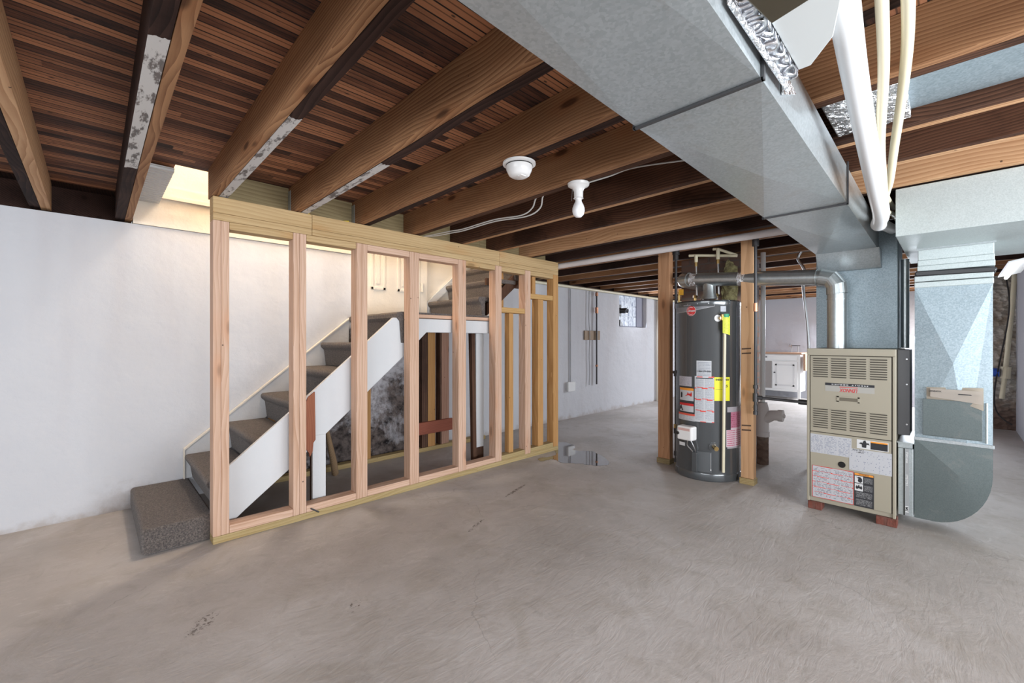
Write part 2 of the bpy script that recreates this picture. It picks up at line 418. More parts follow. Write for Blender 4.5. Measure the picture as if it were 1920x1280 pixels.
# ------------------------------------------------------------------ materials
M = {}
PINE = ((.66, .42, .24), (.36, .18, .085))
M['joist_pine'] = wood('new_pine_joist', (.46, .25, .125), (.15, .062, .028), 1)
M['joist_bright'] = wood('new_pine_joist_clear', (.62, .39, .22), (.34, .17, .08), 1, ring=.7)
OLD = ((.06, .030, .022), (.013, .006, .005))
M['joist_old'] = wood('old_dark_joist', *OLD, 1, rough=.85, knots=.5, patchy=.5)
M['joist_oldbrown'] = wood('old_brown_joist', (.135, .062, .035), (.03, .013, .008), 1, rough=.85, knots=.5, patchy=.6)
M['stud'] = wood('pink_fir_stud', (.68, .475, .36), (.46, .265, .165), 2, ring=.6, knots=.6, contrast=.75)
M['stud_amber'] = wood('amber_fir_stud', (.56, .32, .13), (.36, .17, .055), 2, ring=.6, knots=.5, contrast=.75)
M['stud_dark'] = wood('brown_old_stud', (.15, .08, .05), (.05, .025, .018), 2, ring=.6, patchy=.4)
M['stud_pinkold'] = wood('faded_pink_stud', (.46, .28, .21), (.28, .15, .10), 2, ring=.6)
M['post'] = wood('reddish_fir_post', (.50, .28, .155), (.33, .165, .085), 2, ring=.5, knots=.7, contrast=.75)
M['post_light'] = wood('light_fir_post', (.68, .42, .24), (.50, .28, .14), 2, ring=.5, knots=.7, contrast=.75)
M['plate'] = wood('pine_plate', (.58, .42, .23), (.36, .22, .09), 0, ring=.6, knots=.6, contrast=.75)
M['plate_pink'] = wood('pink_fir_plate', (.70, .49, .37), (.48, .28, .18), 0, ring=.6, knots=.5, contrast=.75)
M['treated'] = wood('treated_green_pine', (.48, .37, .19), (.29, .20, .08), 0, ring=.6, knots=.5, contrast=.75)
M['header'] = wood('olive_treated_board', (.30, .24, .13), (.17, .12, .06), 0, ring=.5, knots=.5, contrast=.75)
M['amber_block'] = wood('amber_block', (.60, .38, .16), (.42, .23, .08), 0, ring=.6, knots=.5, contrast=.75)
M['redboard'] = wood('red_brown_board', (.36, .12, .075), (.20, .06, .04), 0, knots=.4)
M['redboard_v'] = wood('red_brown_strip', (.40, .16, .09), (.22, .07, .045), 2, knots=.4)
M['planks'] = planks()
M['concrete'] = concrete()
M['wall'] = plaster('painted_foundation', (.58, .59, .625), (.68, .69, .72), mould=True, lump=.5)
M['wall_far'] = plaster('painted_far_wall', (.46, .47, .52), (.54, .55, .60), lump=.6)
M['cream'] = plaster('cream_paint', (.80, .74, .64), (.86, .80, .71), lump=.05)
M['cream_rough'] = plaster('cream_rough_plaster', (.80, .74, .64), (.86, .80, .71))
M['carpet'] = carpet()
M['galv'] = galv('galvanised_sheet'); M['galv_dark'] = galv('galvanised_dull', (.34, .38, .39), (.46, .50, .51), .42, .6, .3)
M['galv_light'] = galv('galvanised_pale', (.44, .50, .50), (.60, .66, .66), .50, .45, .12, 220)
M['galv_blue'] = galv('galvanised_bluish', (.26, .33, .37), (.46, .55, .60), .46, .5, .10, 150)
M['pipe_metal'] = galv('galvanised_pipe', (.46, .50, .51), (.58, .61, .61), .34, .9, .3, 60)
M['shoe_metal'] = galv('return_boot_sheet', (.105, .13, .13), (.155, .185, .185), .42, .4, .15, 260)
def foil_m():
    t = NT('crinkled_foil'); v = t.obj(False)
    n = t.noise(v, 34, 4, .6, 2.0); t.val(Base_Color=(.88, .88, .90, 1), Metallic=1.0, Roughness=.22); t.bump(n, 1.0, .02); return t.m
M['foil'] = foil_m()
def swirl():
    t = NT('embossed_foil_board'); v = t.obj(False)
    vo = t.n('TexVoronoi', feature='F1'); t.put(vo.inputs['Vector'], v); vo.inputs['Scale'].default_value = 15
    s = t.math('SINE', t.math('MULTIPLY', vo.outputs['Distance'], 28.))
    t.val(Base_Color=t.mix(t.smooth(s, -.9, .6), (.25, .26, .30), (.85, .87, .90)), Metallic=.9, Roughness=.25); t.bump(s, .8, .01); return t.m
M['swirl'] = swirl()
M['white'] = plain('white_paint', (.78, .79, .79), .5)
M['stringer'] = plaster('worn_white_board', (.62, .64, .66), (.72, .73, .745), lump=.1)
M['pvc'] = plain('white_pvc', (.80, .81, .82), .35)
M['pvc_dirty'] = plaster('dusty_white_pvc', (.62, .57, .56), (.74, .70, .70), lump=.05)
M['cpvc'] = plain('cream_cpvc', (.74, .68, .50), .38)
M['black'] = plain('black_iron', (.035, .032, .033), .5, .4)
M['iron'] = plain('dark_grey_iron', (.10, .10, .105), .5, .7)
M['blackplastic'] = plain('black_vinyl', (.018, .018, .02), .3)
M['dark'] = plain('dark_gap', (.012, .011, .010), .9)
M['brass'] = plain('brass', (.55, .38, .16), .3, 1.0)
M['copper'] = plain('copper', (.62, .30, .18), .35, 1.0)
M['steel'] = plain('steel', (.55, .55, .56), .3, 1.0)
M['glaze'] = plain('white_porcelain', (.84, .83, .82), .25)
M['bulb'] = plain('frosted_bulb', (.88, .87, .88), .3)
M['red'] = plain('red_print', (.60, .03, .03), .5); M['ink'] = plain('black_ink', (.02, .02, .025), .6)
M['yellow'] = plain('yellow_label', (.86, .82, .03), .5); M['orange'] = plain('orange_print', (.85, .32, .04), .5)
M['inkwhite'] = plain('white_print', (.66, .66, .66), .5)
M['tank'] = plain('grey_enamel', (.085, .092, .098), .2, .3, Coat_Weight=.8, Coat_Roughness=.06)
M['beige'] = plain('beige_enamel', (.36, .325, .25), .45)
M['beige_dark'] = plain('beige_shadow_gap', (.06, .052, .04), .8)
M['cardboard'] = plain('cardboard', (.45, .28, .19), .8)
M['brick'] = bricks('pink_brick', (.70, .40, .30), (.78, .52, .40), (.58, .52, .46))
M['stone'] = stone()
M['yellowwire'] = plain('yellow_cable', (.75, .55, .05), .5)
M['whitewire'] = plain('white_cable', (.55, .53, .50), .5)

# ------------------------------------------------------------------ the setting
XW, YW, ZC = 10.9, 4.26, 2.325
struct('floor', bx((-4.5, -4.5, -.15), (XW + .3, YW + .3, 0)), M['concrete'])
bm = BM()   # foundation wall in one run, with the glass block window cut out
for a, b in (((-4.5, YW, 0), (6.88, YW + .3, 2.115)), ((6.88, YW, 0), (7.88, YW + .3, 1.49)), ((7.88, YW, 0), (XW, YW + .3, 2.115)), ((6.88, YW, 2.105), (7.88, YW + .3, 2.115))): box(bm, a, b)
struct('wall_left', bm, M['wall'])
struct('wall_far', bx((XW, -.6, 0), (XW + .2, YW + .3, 2.32)), M['wall_far'])
struct('wall_right', bx((6.6, -.85, 0), (9.1, -.6, 2.32)), M['wall_far'])
struct('wall_stone', bx((9.1, -.85, 0), (XW, .30, 2.32)), M['stone'])
bm = BM()   # subfloor with the stairwell opening
zc = ZC
for a, b in (((-4.5, -4.5), (.36, 4.24)), ((.36, -4.5), (3.9, 3.33)), ((3.9, -4.5), (XW, 4.3))): box(bm, (*a, zc), (*b, zc + .03))
struct('ceiling', bm, M['planks'])
struct('ceiling_pocket', bx((-4.5, 4.241, 2.33), (.358, 4.56, 2.36)), M['joist_old'])
struct('trim_1', bx((-4.5, 4.42, 2.116), (.209, 4.46, 2.33)), M['joist_old'])     # rim joist in the pocket over the wall
struct('trim_3', bx((3.96, 4.31, 2.116), (XW, 4.35, 2.33)), M['joist_old'])
# stairwell shaft above the basement
struct('wall_stairwell', bx((.21, 4.25, 2.118), (3.95, 4.40, 4.6)), M['cream'])
struct('wall_stairwell_front', bx((.33, 3.30, 2.356), (3.95, 3.345, 4.6)), M['cream'])
struct('wall_stairwell_left', bx((.31, 3.345, 2.36), (.355, 4.25, 4.6)), M['cream'])
struct('wall_stairwell_right', bx((3.9, 3.345, 2.36), (3.95, 4.25, 4.6)), M['cream'])
struct('ceiling_stairwell', bx((.31, 3.30, 4.6), (3.95, 4.4, 4.65)), M['cream'])
bm = BM(); box(bm, (.37, 4.225, 2.335), (3.9, 4.25, 2.36)); box(bm, (.37, 4.235, 2.36), (3.9, 4.25, 2.43)); struct('trim_2', bm, M['cream'])
bm = BM()   # beadboard soffit beside the opening
y = 3.36
box(bm, (.21, 3.345, 2.300), (.358, 4.25, 2.306))
while y < 4.24: box(bm, (.21, y, 2.288), (.358, y + .040, 2.3005)); y += .052
struct('ceiling_soffit', bm, plain('grey_white_beadboard', (.60, .61, .61), .6))
# glass block window
bm = BM()
for a, b in (((6.88, 4.33, 1.49), (6.905, 4.40, 2.105)), ((7.62, 4.33, 1.49), (7.88, 4.40, 2.105)), ((6.88, 4.33, 1.49), (7.88, 4.40, 1.505)), ((6.88, 4.33, 2.09), (7.88, 4.40, 2.105))): box(bm, a, b)
win = struct('window_1', bm, plain('window_mortar', (.30, .31, .38), .8))
def glassblock():
    t = NT('glass_block'); g, p = t.pos(); v = g.outputs['Position']
    wv = t.noise(t.scale(v, (9, 1, 3)), 3, 3, .5, 1.5)
    t.val(Base_Color=(.25, .28, .34, 1), Roughness=.3, Emission_Color=t.ramp(wv, (.38, (.22, .26, .38)), (.60, (.85, .92, 1.0))), Emission_Strength=.50)
    t.bump(wv, .6, .02); return t.m
M['gb'] = glassblock()
for i in range(5):
    for j in range(3):
        x0 = 6.91 + i * .1425; z0 = 1.508 + j * .195
        if i == 0 and j < 3 and j != 2 and j != 0: continue
        obj('glass_block', bx((x0, 4.34, z0), (x0 + .132, 4.39, z0 + .185)), M['gb'], win, bevel=.008)
t = thing('dryer_vent', 'black round vent hood set in the left edge of the glass block window', 'vent', (6.96, 4.33, 1.70))
obj('vent_plate', bx((6.885, 4.30, 1.69), (7.02, 4.335, 1.90)), M['blackplastic'], t, bevel=.004)
bm = BM(); tube(bm, [(6.99, 4.32, 1.79), (7.02, 4.24, 1.79), (7.07, 4.21, 1.79)], [.045, .05, .055], 20); obj('vent_hood', bm, M['blackplastic'], t, smooth=True)
t = thing('dryer_vent', 'small black vent hood low in the bottom left corner of the glass block window', 'vent', (6.93, 4.32, 1.51))
obj('vent_hood', prism(BM(), [(6.89, 1.505), (7.0, 1.505), (6.98, 1.57), (6.90, 1.62)], 1, 4.25, 4.335), M['blackplastic'], t, bevel=.004)

# landing door
d = struct('door_1', bx((1.99, 4.200, 1.495), (2.64, 4.235, 2.42)), M['cream'])
for x0, x1 in ((2.05, 2.215), (2.353, 2.56)):
    for z0, z1 in ((1.773, 2.36),):
        bm = BM()
        for a, b in (((x0, z0), (x1, z0 + .03)), ((x0, z1 - .03), (x1, z1)), ((x0, z0), (x0 + .03, z1)), ((x1 - .03, z0), (x1, z1))): box(bm, (a[0], 4.190, a[1]), (b[0], 4.201, b[1]))
        box(bm, (x0 + .06, 4.193, z0 + .06), (x1 - .06, 4.201, z1 - .06)); obj('door_panel', bm, M['cream'], d, bevel=.004)
bm = BM(); tube(bm, [(2.665, 4.188, 1.79), (2.665, 4.188, 1.89)], .009, 10); box(bm, (2.645, 4.193, 1.79), (2.685, 4.2, 1.89)); obj('hinge', bm, M['cream'], d)
bm = BM(); box(bm, (1.90, 4.205, 1.48), (1.985, 4.262, 2.45)); box(bm, (2.645, 4.205, 1.48), (2.74, 4.262, 2.45)); struct('trim_4', bm, M['cream'], bevel=.004)
struct('wall_stairwell_rough', bx((2.74, 4.243, 1.48), (3.9, 4.262, 2.118)), M['cream_rough'])

# ------------------------------------------------------------------ joists
ZJ = 2.135
def joist(label, boards, y0, y1, hanger=False, group='floor joists overhead'):
    """boards: (part name, x0, x1, material)"""
    t = thing('ceiling_joist', label, 'joist', ((boards[0][1] + boards[-1][2]) / 2, (y0 + y1) / 2, ZJ), group)
    for k, (nm, x0, x1, m) in enumerate(boards):
        dz = random.uniform(-.002, .004) if nm == 'old_board' else 0
        obj(nm, bx((x0, y0, ZJ + dz), (x1 - .002, y1, ZC - .002)), m, t, bevel=.0015)
    if hanger:
        bm = BM(); x0 = boards[0][1]; box(bm, (x0 - .003, y1 - .05, ZJ + .01), (x0 - .0005, y1, ZC - .03)); obj('joist_hanger', bm, M['galv'], t)
    return t
def oldp(k, a, b):
    return wood('whitewashed_joist_%d' % k, *OLD, 1, rough=.85, knots=.4, patchy=.5, paint=(a, b))
P, O = 'pine_board', 'old_board'
joist('pale pine and dark old joist at the far left edge of the ceiling', [(O, -.305, -.255, M['joist_old']), (P, -.255, -.205, M['joist_bright'])], -4.4, 4.33)
joist('dark old joist with a long whitewashed stretch, running left of the stairwell opening', [(O, .112, .165, oldp(1, 1.62, 2.95)), (P, .165, .207, M['joist_pine'])], -4.4, 4.33)
joist('pine joist ending over the left corner of the stud wall, white flaking paint beneath', [(P, .518, .555, M['joist_pine']), (O, .555, .605, oldp(2, 1.84, 3.4))], -4.4, 3.28)
joist('pine joist second from the left over the stud wall, white stripe half its length', [(P, .988, 1.03, M['joist_pine']), (O, 1.03, 1.08, oldp(3, 2.0, 3.4))], -4.4, 3.28, True)
joist('pine joist that carries the round smoke alarm', [(P, 1.448, 1.49, M['joist_pine']), (O, 1.49, 1.54, M['joist_old'])], -4.4, 3.28, True)
joist('knotty pine joist that carries the bare bulb', [(P, 1.898, 1.94, M['joist_pine']), (O, 1.94, 1.99, M['joist_oldbrown'])], -4.4, 3.28)
joist('dark old joist just behind the bare bulb with a thin pale lower edge', [(O, 2.385, 2.435, M['joist_oldbrown']), (P, 2.435, 2.48, M['joist_bright'])], -4.4, 3.28)
joist('dark old joist next behind, in front of the clear pine joist', [(O, 2.83, 2.875, M['joist_oldbrown']), (P, 2.875, 2.92, M['joist_bright'])], -4.4, 3.28)
joist('clear new pine joist over the right end of the stud wall', [(P, 3.30, 3.35, M['joist_bright']), (O, 3.35, 3.40, M['joist_old'])], -4.4, 3.28)
joist('near black old joist over the white drain pipe', [(O, 3.73, 3.80, M['joist_old'])], -4.4, 3.28)
xs = [4.18 + .43 * i for i in range(16)]
WORD = ['first', 'second', 'third', 'fourth', 'fifth', 'sixth', 'seventh', 'eighth', 'ninth', 'tenth', 'eleventh', 'twelfth', 'thirteenth', 'fourteenth', 'fifteenth', 'sixteenth']
for i, x in enumerate(xs):
    kind = i % 3
    bd = [[(P, x, x + .045, M['joist_pine'])], [(O, x, x + .045, M['joist_old']), (P, x + .045, x + .085, M['joist_bright'])], [(P, x, x + .045, M['joist_pine']), (O, x + .045, x + .09, M['joist_old'])]][kind]
    joist('%s far joist counted back from the two wooden posts, %s' % (WORD[i], ['pine', 'dark with pale edge', 'pine backed by dark wood'][kind]), bd, -4.4 if x < 6.5 else (-.58 if x < 9 else .32), 4.30, group='floor joists of the far room')
hb = thing('stairwell_header', 'olive treated header board closing the joist ends above the stud wall', 'beam', (2.1, 3.30, ZJ))
for a, b in ((.607, 1.6), (1.6, 2.75), (2.75, 3.84)): obj('header_board', bx((a + .001, 3.283, ZJ - .002), (b, 3.325, ZC - .004)), M['header'], hb, bevel=.002)

# ------------------------------------------------------------------ stud wall
Y0, Y1 = 3.145, 3.243
sw = thing('stud_wall', 'unfinished pine stud wall standing in front of the carpeted stairs', 'stud wall', (2.16, 3.19, 0))
bm = box(BM(), (.521, Y0, 0), (2.6, Y1, .045)); obj('sill_plate', bm, M['treated'], sw, bevel=.003)
obj('sill_plate', bx((2.601, Y0, 0), (3.80, Y1, .045)), M['treated'], sw, bevel=.003)
for a, b in ((.521, 1.10), (1.102, 2.89), (2.892, 3.80)): obj('top_plate', bx((a, Y0, 2.03), (b, Y0 + .042, 2.130)), M['plate'], sw, bevel=.003)
for a, b in ((.521, 1.10), (1.102, 2.89), (2.892, 3.80)): obj('top_plate', bx((a, Y0 + .001, 1.985), (b, Y1, 2.029)), M['plate'], sw, bevel=.003)
obj('top_plate', bx((.521, Y0 + .044, 2.031), (3.80, Y1, 2.130)), M['plate'], sw)
studs = [(.521, .563, .606), (.978, 1.019, 1.063), (1.423, 1.469, 1.511), (1.881, 1.925, 1.969), (2.383, 2.430, 2.471), (2.836, 2.877, 2.920), (3.257, 3.299, 3.341), (3.712, 3.756, 3.800)]
for i, (a, b, c) in enumerate(studs):
    m = M['stud'] if i < 7 else M['stud_amber']
    obj('stud', bx((a, Y0, .0455), (b - .001, Y1, 1.984)), m, sw, bevel=.003)
    obj('stud', bx((b, Y0 + .002, .0455), (c, Y1, 1.984)), m, sw, bevel=.003)
for i in range(7):
    a = studs[i][2] + .001; b = studs[i + 1][0] - .001
    obj('block', bx((a, Y0 + .003, 1.938), (b, Y1, 1.984)), M['plate'] if i not in (2, 3) else M['plate_pink'], sw, bevel=.003)
    obj('sole_plate', bx((a, Y0 + .002, .0455), (b, Y1, .094)), M['plate_pink'] if i < 5 else M['treated'], sw, bevel=.003)
obj('cross_block', bx((2.922, Y0 + .004, 1.525), (3.255, Y1 - .003, 1.578)), M['amber_block'], sw, bevel=.003)
obj('cross_block', bx((3.343, Y0 + .004, 1.692), (3.710, Y1 - .003, 1.745)), M['amber_block'], sw, bevel=.003)
obj('cripple_stud', bx((3.05, Y0 + .03, .095), (3.11, Y1, 1.524)), M['stud_amber'], sw, bevel=.003)
obj('cripple_stud', bx((3.463, Y0 + .004, .095), (3.546, Y1, 1.691)), M['stud_amber'], sw, bevel=.003)
obj('cripple_stud', bx((3.42, Y0 + .05, 1.746), (3.47, Y1, 1.937)), M['stud_amber'], sw, bevel=.003)
bm = BM(); tube(bm, [(1.09, 3.140, .070), (1.145, 3.140, .030)], .005, 8); obj('bent_nail', bm, M['iron'], sw)

# ------------------------------------------------------------------ stairs
st = thing('staircase', 'carpeted stairs with a white side board and a landing behind the stud wall', 'staircase', (1.2, 3.75, 0))
def step(x, z, y0, y1, run=.27, rise=.22, first=False, name='carpeted_step'):
    """one tread with its rounded nose and the riser under it"""
    h = rise; nr = .024; pts = []
    if first:
        pts = [(x + .02, 0), (x, .02)]
    else: pts = [(x + .05, z - h), (x + .032, z - .07), (x + .006, z - .045)]
    for k in range(6):
        a = PI + (PI / 2) * -k / 5 if False else PI - (PI / 2) * k / 5
        pts.append((x + nr + nr * math.cos(a), z - nr + nr * math.sin(a)))
    pts += [(x + run + .05, z), (x + run + .05, z - .04), (x + .09, z - .04), (x + .09, z - h)] if not first else [(x + run + .05, z), (x + run + .05, 0)]
    bm = prism(BM(), pts, 1, y0, y1)
    return obj(name, bm, M['carpet'], st, bevel=.006 if not first else .022, smooth=True)
step(.195, .155, 3.247, 4.255, .30, first=True)
nos = [(.514, .347), (.78, .567), (1.046, .786), (1.30, 1.006), (1.555, 1.225), (1.822, 1.483)]
for i, (x, z) in enumerate(nos[:-1]): step(x, z, 3.322, 4.228, .26, z - ([.155] + [q[1] for q in nos])[i])
bm = prism(BM(), [(1.87, 1.225), (1.854, 1.41), (1.825, 1.44), (1.824, 1.472), (1.84, 1.483), (1.87, 1.49), (2.86, 1.49), (2.86, 1.476), (1.90, 1.474), (1.90, 1.225)], 1, 3.262, 4.20)
obj('landing_carpet', bm, M['carpet'], st, smooth=True)
obj('landing_board', bx((1.905, 3.262, 1.443), (2.89, 4.19, 1.4735)), M['plate_pink'], st, bevel=.002)
up = [(2.75, 1.685), (3.0, 1.892), (3.25, 2.10), (3.5, 2.30), (3.72, 2.5)]
for i, (x, z) in enumerate(up[:4]): step(x, z, 3.330 if i else 3.305, 4.215, .25, .20)
sb = [(.53, .0), (.60, .045), (.66, .075), (.72, .125), (.98, .327), (1.249, .551), (1.444, .715), (1.60, .858), (1.95, 1.155), (2.126, 1.317), (2.89, 1.317), (2.89, 1.437), (1.80, 1.437), (1.444, 1.125), (.994, .737), (.633, .436), (.53, .35)]
obj('side_stringer', prism(BM(), sb, 1, 3.275, 3.305), M['stringer'], st, bevel=.003, label='white painted side board')
sk = [(.515, .156), (.515, .383), (1.836, 1.455), (1.836, 1.20), (.60, .156)]
obj('wall_skirt', prism(BM(), sk, 1, 4.232, 4.2555), M['stringer'], st, bevel=.002)
obj('skirt_moulding', prism(BM(), [(.508, .156), (.508, .392), (1.836, 1.468), (1.836, 1.455), (.515, .383), (.515, .156)], 1, 4.218, 4.2555), M['cream'], st)
obj('wall_skirt', prism(BM(), [(2.62, 1.495), (2.72, 1.66), (3.20, 2.08), (3.48, 2.33), (3.60, 2.33), (2.78, 1.62), (2.76, 1.495)], 1, 4.217, 4.240), M['stringer'], st)
obj('support_post', bx((1.147, 3.268, 0), (1.243, 3.3, .55)), M['stringer'], st, bevel=.004)
obj('support_post', bx((1.160, 3.306, 0), (1.235, 3.36, .60)), M['stud_dark'], st)
bm = prism(BM(), [(1.10, .80), (1.115, .835), (1.16, .87), (1.165, .52), (1.15, .50), (1.145, .44), (1.125, .40), (1.12, .43), (1.10, .46)], 1, 3.258, 3.274)
obj('splintered_strip', bm, M['redboard_v'], st, label='torn reddish strip of wood')
obj('support_post', bx((2.80, 3.40, .15), (2.90, 3.49, 1.316)), M['stringer'], st, bevel=.004)
obj('support_post', bx((2.80, 3.402, 0), (2.90, 3.488, .149)), M['stud_dark'], st)
bm = prism(BM(), [(3.36, 0), (3.40, 0), (3.44, 1.316), (3.39, 1.316)], 0, 2.73, 2.775); obj('support_post', bm, M['stud_dark'], st)
obj('landing_joist', bx((2.86, 3.31, 1.33), (2.90, 4.19, 1.442)), M['stud_dark'], st)
# rough carriage under the upper flight
bm = prism(BM(), [(2.90, 1.50), (2.90, 1.62), (3.60, 2.22), (3.72, 2.22), (3.72, 2.15)], 1, 3.35, 3.39); obj('rough_stringer', bm, M['stud_dark'], st)
obj('rough_board', bx((2.96, 3.42, 1.83), (3.62, 3.45, 1.90)), M['stud_dark'], st)
obj('rough_board', bx((3.12, 3.40, 1.60), (3.18, 3.44, 1.98)), M['stud_amber'], st)
# framing under the landing along the wall
uf = thing('wall_framing', 'short old studs on a treated plate against the mouldy wall under the landing', 'stud wall', (2.3, 4.16, 0))
obj('sill_plate', bx((.98, 4.125, 0), (3.55, 4.215, .045)), M['treated'], uf, bevel=.003)
for x0, x1, m, z1 in ((1.965, 2.02, 'stud_amber', 1.35), (2.62, 2.70, 'stud_dark', 1.44), (2.70, 2.80, 'stud_amber', 1.44), (2.86, 2.885, 'stud_dark', 1.44), (2.885, 2.99, 'stud_pinkold', 1.44), (1.10, 1.14, 'stud_amber', .62)):
    obj('stud', bx((x0, 4.13, .046), (x1 - .001, 4.21, z1)), M[m], uf, bevel=.003)
obj('cross_board', bx((2.42, 4.095, .20), (3.02, 4.128, .335)), M['redboard'], uf, bevel=.003, label='reddish brown cross board')
bt = thing('wooden_club', 'tan tapered round wooden club leaning under the white stair side board', 'club', (1.595, 3.98, 0))
bm = BM(); tube(bm, [(1.60, 3.985, .006), (1.598, 3.98, .02), (1.56, 3.92, .14), (1.42, 3.72, .50)], [.022, .031, .029, .017], 18)
obj('barrel', bm, wood('tan_turned_wood', (.42, .30, .19), (.28, .18, .10), 2, rough=.4, knots=0), bt, smooth=True)

# ------------------------------------------------------------------ big supply duct
tr = thing('supply_duct', 'long rectangular galvanised duct hanging below the joists', 'duct', (1.9, .54, 1.92))
def yl(x): return .672 + .0205 * x
def yr(x): return .325 + .0155 * x
def ducts(x0, x1, name='duct_section'):
    bm = panelbox(BM(), (x0, 0, 1.92), (x1, 1, 2.105), .014, ('-z', '-y'))
    for v in bm.verts: v.co.y = yr(v.co.x) + (yl(v.co.x) - yr(v.co.x)) * v.co.y if 0 <= v.co.y <= 1 else yr(v.co.x) - .010
    return obj(name, bm, M['galv'], tr, bevel=.002)
ducts(-1.2, 1.222); ducts(1.226, 2.638); ducts(2.642, 4.2)
for x in (1.224, 2.64):
    bm = BM(); a, b = yr(x), yl(x)
    for p, q in (((x - .006, a - .006, 1.912), (x + .006, b + .006, 1.919)), ((x - .006, a - .009, 1.912), (x + .006, a - .002, 2.12)), ((x - .006, b + .002, 1.912), (x + .006, b + .009, 2.12))): box(bm, p, q)
    obj('seam_cleat', bm, M['iron'], tr)
bm = prism(BM(), [(4.05, 1.919), (4.199, 1.919), (4.199, 1.785), (4.15, 1.785)], 1, .372, .755); obj('duct_tap', bm, M['galv'], tr, bevel=.002)
bm = BM(); box(bm, (1.925, .715, 2.0), (1.96, .718, 2.14)); box(bm, (1.925, .718, 2.02), (1.96, .78, 2.023)); obj('hanger_strap', bm, M['steel'], tr)
# small branch box on its side
br = thing('duct_branch', 'short bright branch duct wrapped in foil tape on the side of the long duct', 'duct', (1.22, .27, 1.97))
q = [(1.353, .290), (1.353, .262), (1.262, .200), (1.13, .165), (.95, .160), (.95, .290)]
obj('branch_box', prism(prism(BM(), [(a, b) for a, b in q], 2, 1.972, 2.026), [(1.353, .290), (1.353, .262), (.95, .240), (.95, .290)], 2, 2.029, 2.125), plain('side_lit_galv', (.80, .84, .84), .35, .3), br, bevel=.002)  # galvanised box made near white: the strong side light is put into its colour
bm = BM(); box(bm, (.96, .291, 1.955), (1.36, .322, 2.128)); obj('foil_collar', bm, M['swirl'], br, bevel=.006)
bm = BM(); box(bm, (.94, .318, 1.945), (1.40, .3295, 2.10)); obj('foil_tape', bm, M['foil'], br, bevel=.004)
bm = prism(BM(), [(1.40, 1.945), (1.40, 2.02), (1.54, 2.00)], 1, .335, .3405); obj('foil_tape', bm, M['foil'], br)
obj('damper_plate', prism(BM(), [(.93, .30), (1.07, .28), (1.05, .205), (.93, .197)], 2, 1.945, 1.969), plain('tarnished_plate', (.16, .14, .10), .35, .8), br, bevel=.003)
# sheet metal pan between two joists
pn = thing('joist_pan', 'flat galvanised sheet closing the joist bay at the upper right', 'duct', (2.18, -1.5, 2.19))
obj('pan_sheet', bx((1.99, -3.2, 2.190), (2.384, .20, 2.196)), M['galv_blue'], pn)
obj('pan_sheet', bx((1.992, -.33, 2.184), (2.382, -.31, 2.1895)), M['steel'], pn)
bm = BM(); box(bm, (2.0, .12, 2.15), (2.375, .36, 2.188)); obj('foil_wrap', bm, M['foil'], pn, bevel=.006)

# ------------------------------------------------------------------ plenum, furnace, return
FX = 3.815
pl = thing('supply_plenum', 'tall bluish galvanised plenum rising from the furnace to the long duct', 'duct', (4.4, .52, 1.18))
obj('plenum_box', panelbox(BM(), (4.205, .285, 1.186), (4.62, .778, 2.10), .008, ('-x', '-y')), M['galv_blue'], pl, bevel=.002)

fu = thing('furnace', 'beige gas furnace with louvred front standing on red bricks', 'furnace', (4.15, .52, 0.055))
FY0, FY1, FZ0, FZ1 = .270, .762, .058, 1.185
bm = BM(); box(bm, (FX + .012, FY0, FZ0), (4.64, FY1, FZ1)); obj('cabinet', bm, M['beige'], fu, bevel=.004)
bm = BM(); box(bm, (FX, FY0 - .002, 1.138), (FX + .03, FY1 + .002, FZ1 + .002)); box(bm, (FX, FY0 - .002, FZ0), (FX + .03, FY0 + .014, 1.138)); box(bm, (FX, FY1 - .014, FZ0), (FX + .03, FY1 + .002, 1.138)); obj('front_frame', bm, M['beige'], fu, bevel=.003)
bm = box(BM(), (FX + .014, FY0 + .01, FZ0 + .003), (FX + .03, FY1 - .01, FZ0 + .035)); obj('base_rail', bm, M['galv_dark'], fu)
obj('door_gap', bx((FX + .0115, FY0 + .012, FZ0 + .03), (FX + .013, FY1 - .012, 1.139)), M['beige_dark'], fu)
up_ = obj('upper_panel', bx((FX + .002, FY0 + .020, .577), (FX + .011, FY1 - .019, 1.133)), M['beige'], fu, bevel=.002)
lo_ = obj('lower_panel', bx((FX + .002, FY0 + .020, .09), (FX + .011, FY1 - .019, .572)), M['beige'], fu, bevel=.002)
cols = [(.727, .634), (.619, .527), (.512, .419), (.402, .309)]
for z0, z1 in ((.976, 1.124), (.606, .754)):
    for ya, yb in cols:
        bm = BM(); n = 9; pz = (z1 - z0) / n
        for k in range(n):
            z = z0 + pz * k
            pts = [(yb + .004, z + .002), (ya - .004, z + .002), (ya, z + .006), (ya - .004, z + .0095), (yb + .004, z + .0095), (yb, z + .006)]
            prism(bm, pts, 0, FX + .0012, FX + .0019, 1)
            v = prism(bm, [(FX + .002, z + .0155), (FX - .004, z + .0102), (FX + .002, z + .0098)], 1, yb, ya) if False else None
            box(bm, (FX - .003, yb, z + .0096), (FX + .002, ya, z + .0118), 0)
        obj('louvre_grille', bm, [M['beige'], M['beige_dark']], up_)
bm = BM()
for a, b in (((.455, .808), (.585, .816)), ((.455, .840), (.585, .849)), ((.455, .808), (.467, .849)), ((.570, .808), (.585, .849))): box(bm, (FX - .001, a[0], a[1]), (FX + .002, b[0], b[1]))
obj('panel_handle', bm, M['beige'], up_, bevel=.0006)
obj('handle_recess_shade', bx((FX + .0008, .467, .816), (FX + .0019, .570, .840)), plain('beige_recess_shade', (.15, .13, .095), .6), up_)  # flat plate; the shade of the recess is put into its darker beige
def fl(y, z, off=.001): return (FX + .002 - off, y, z)
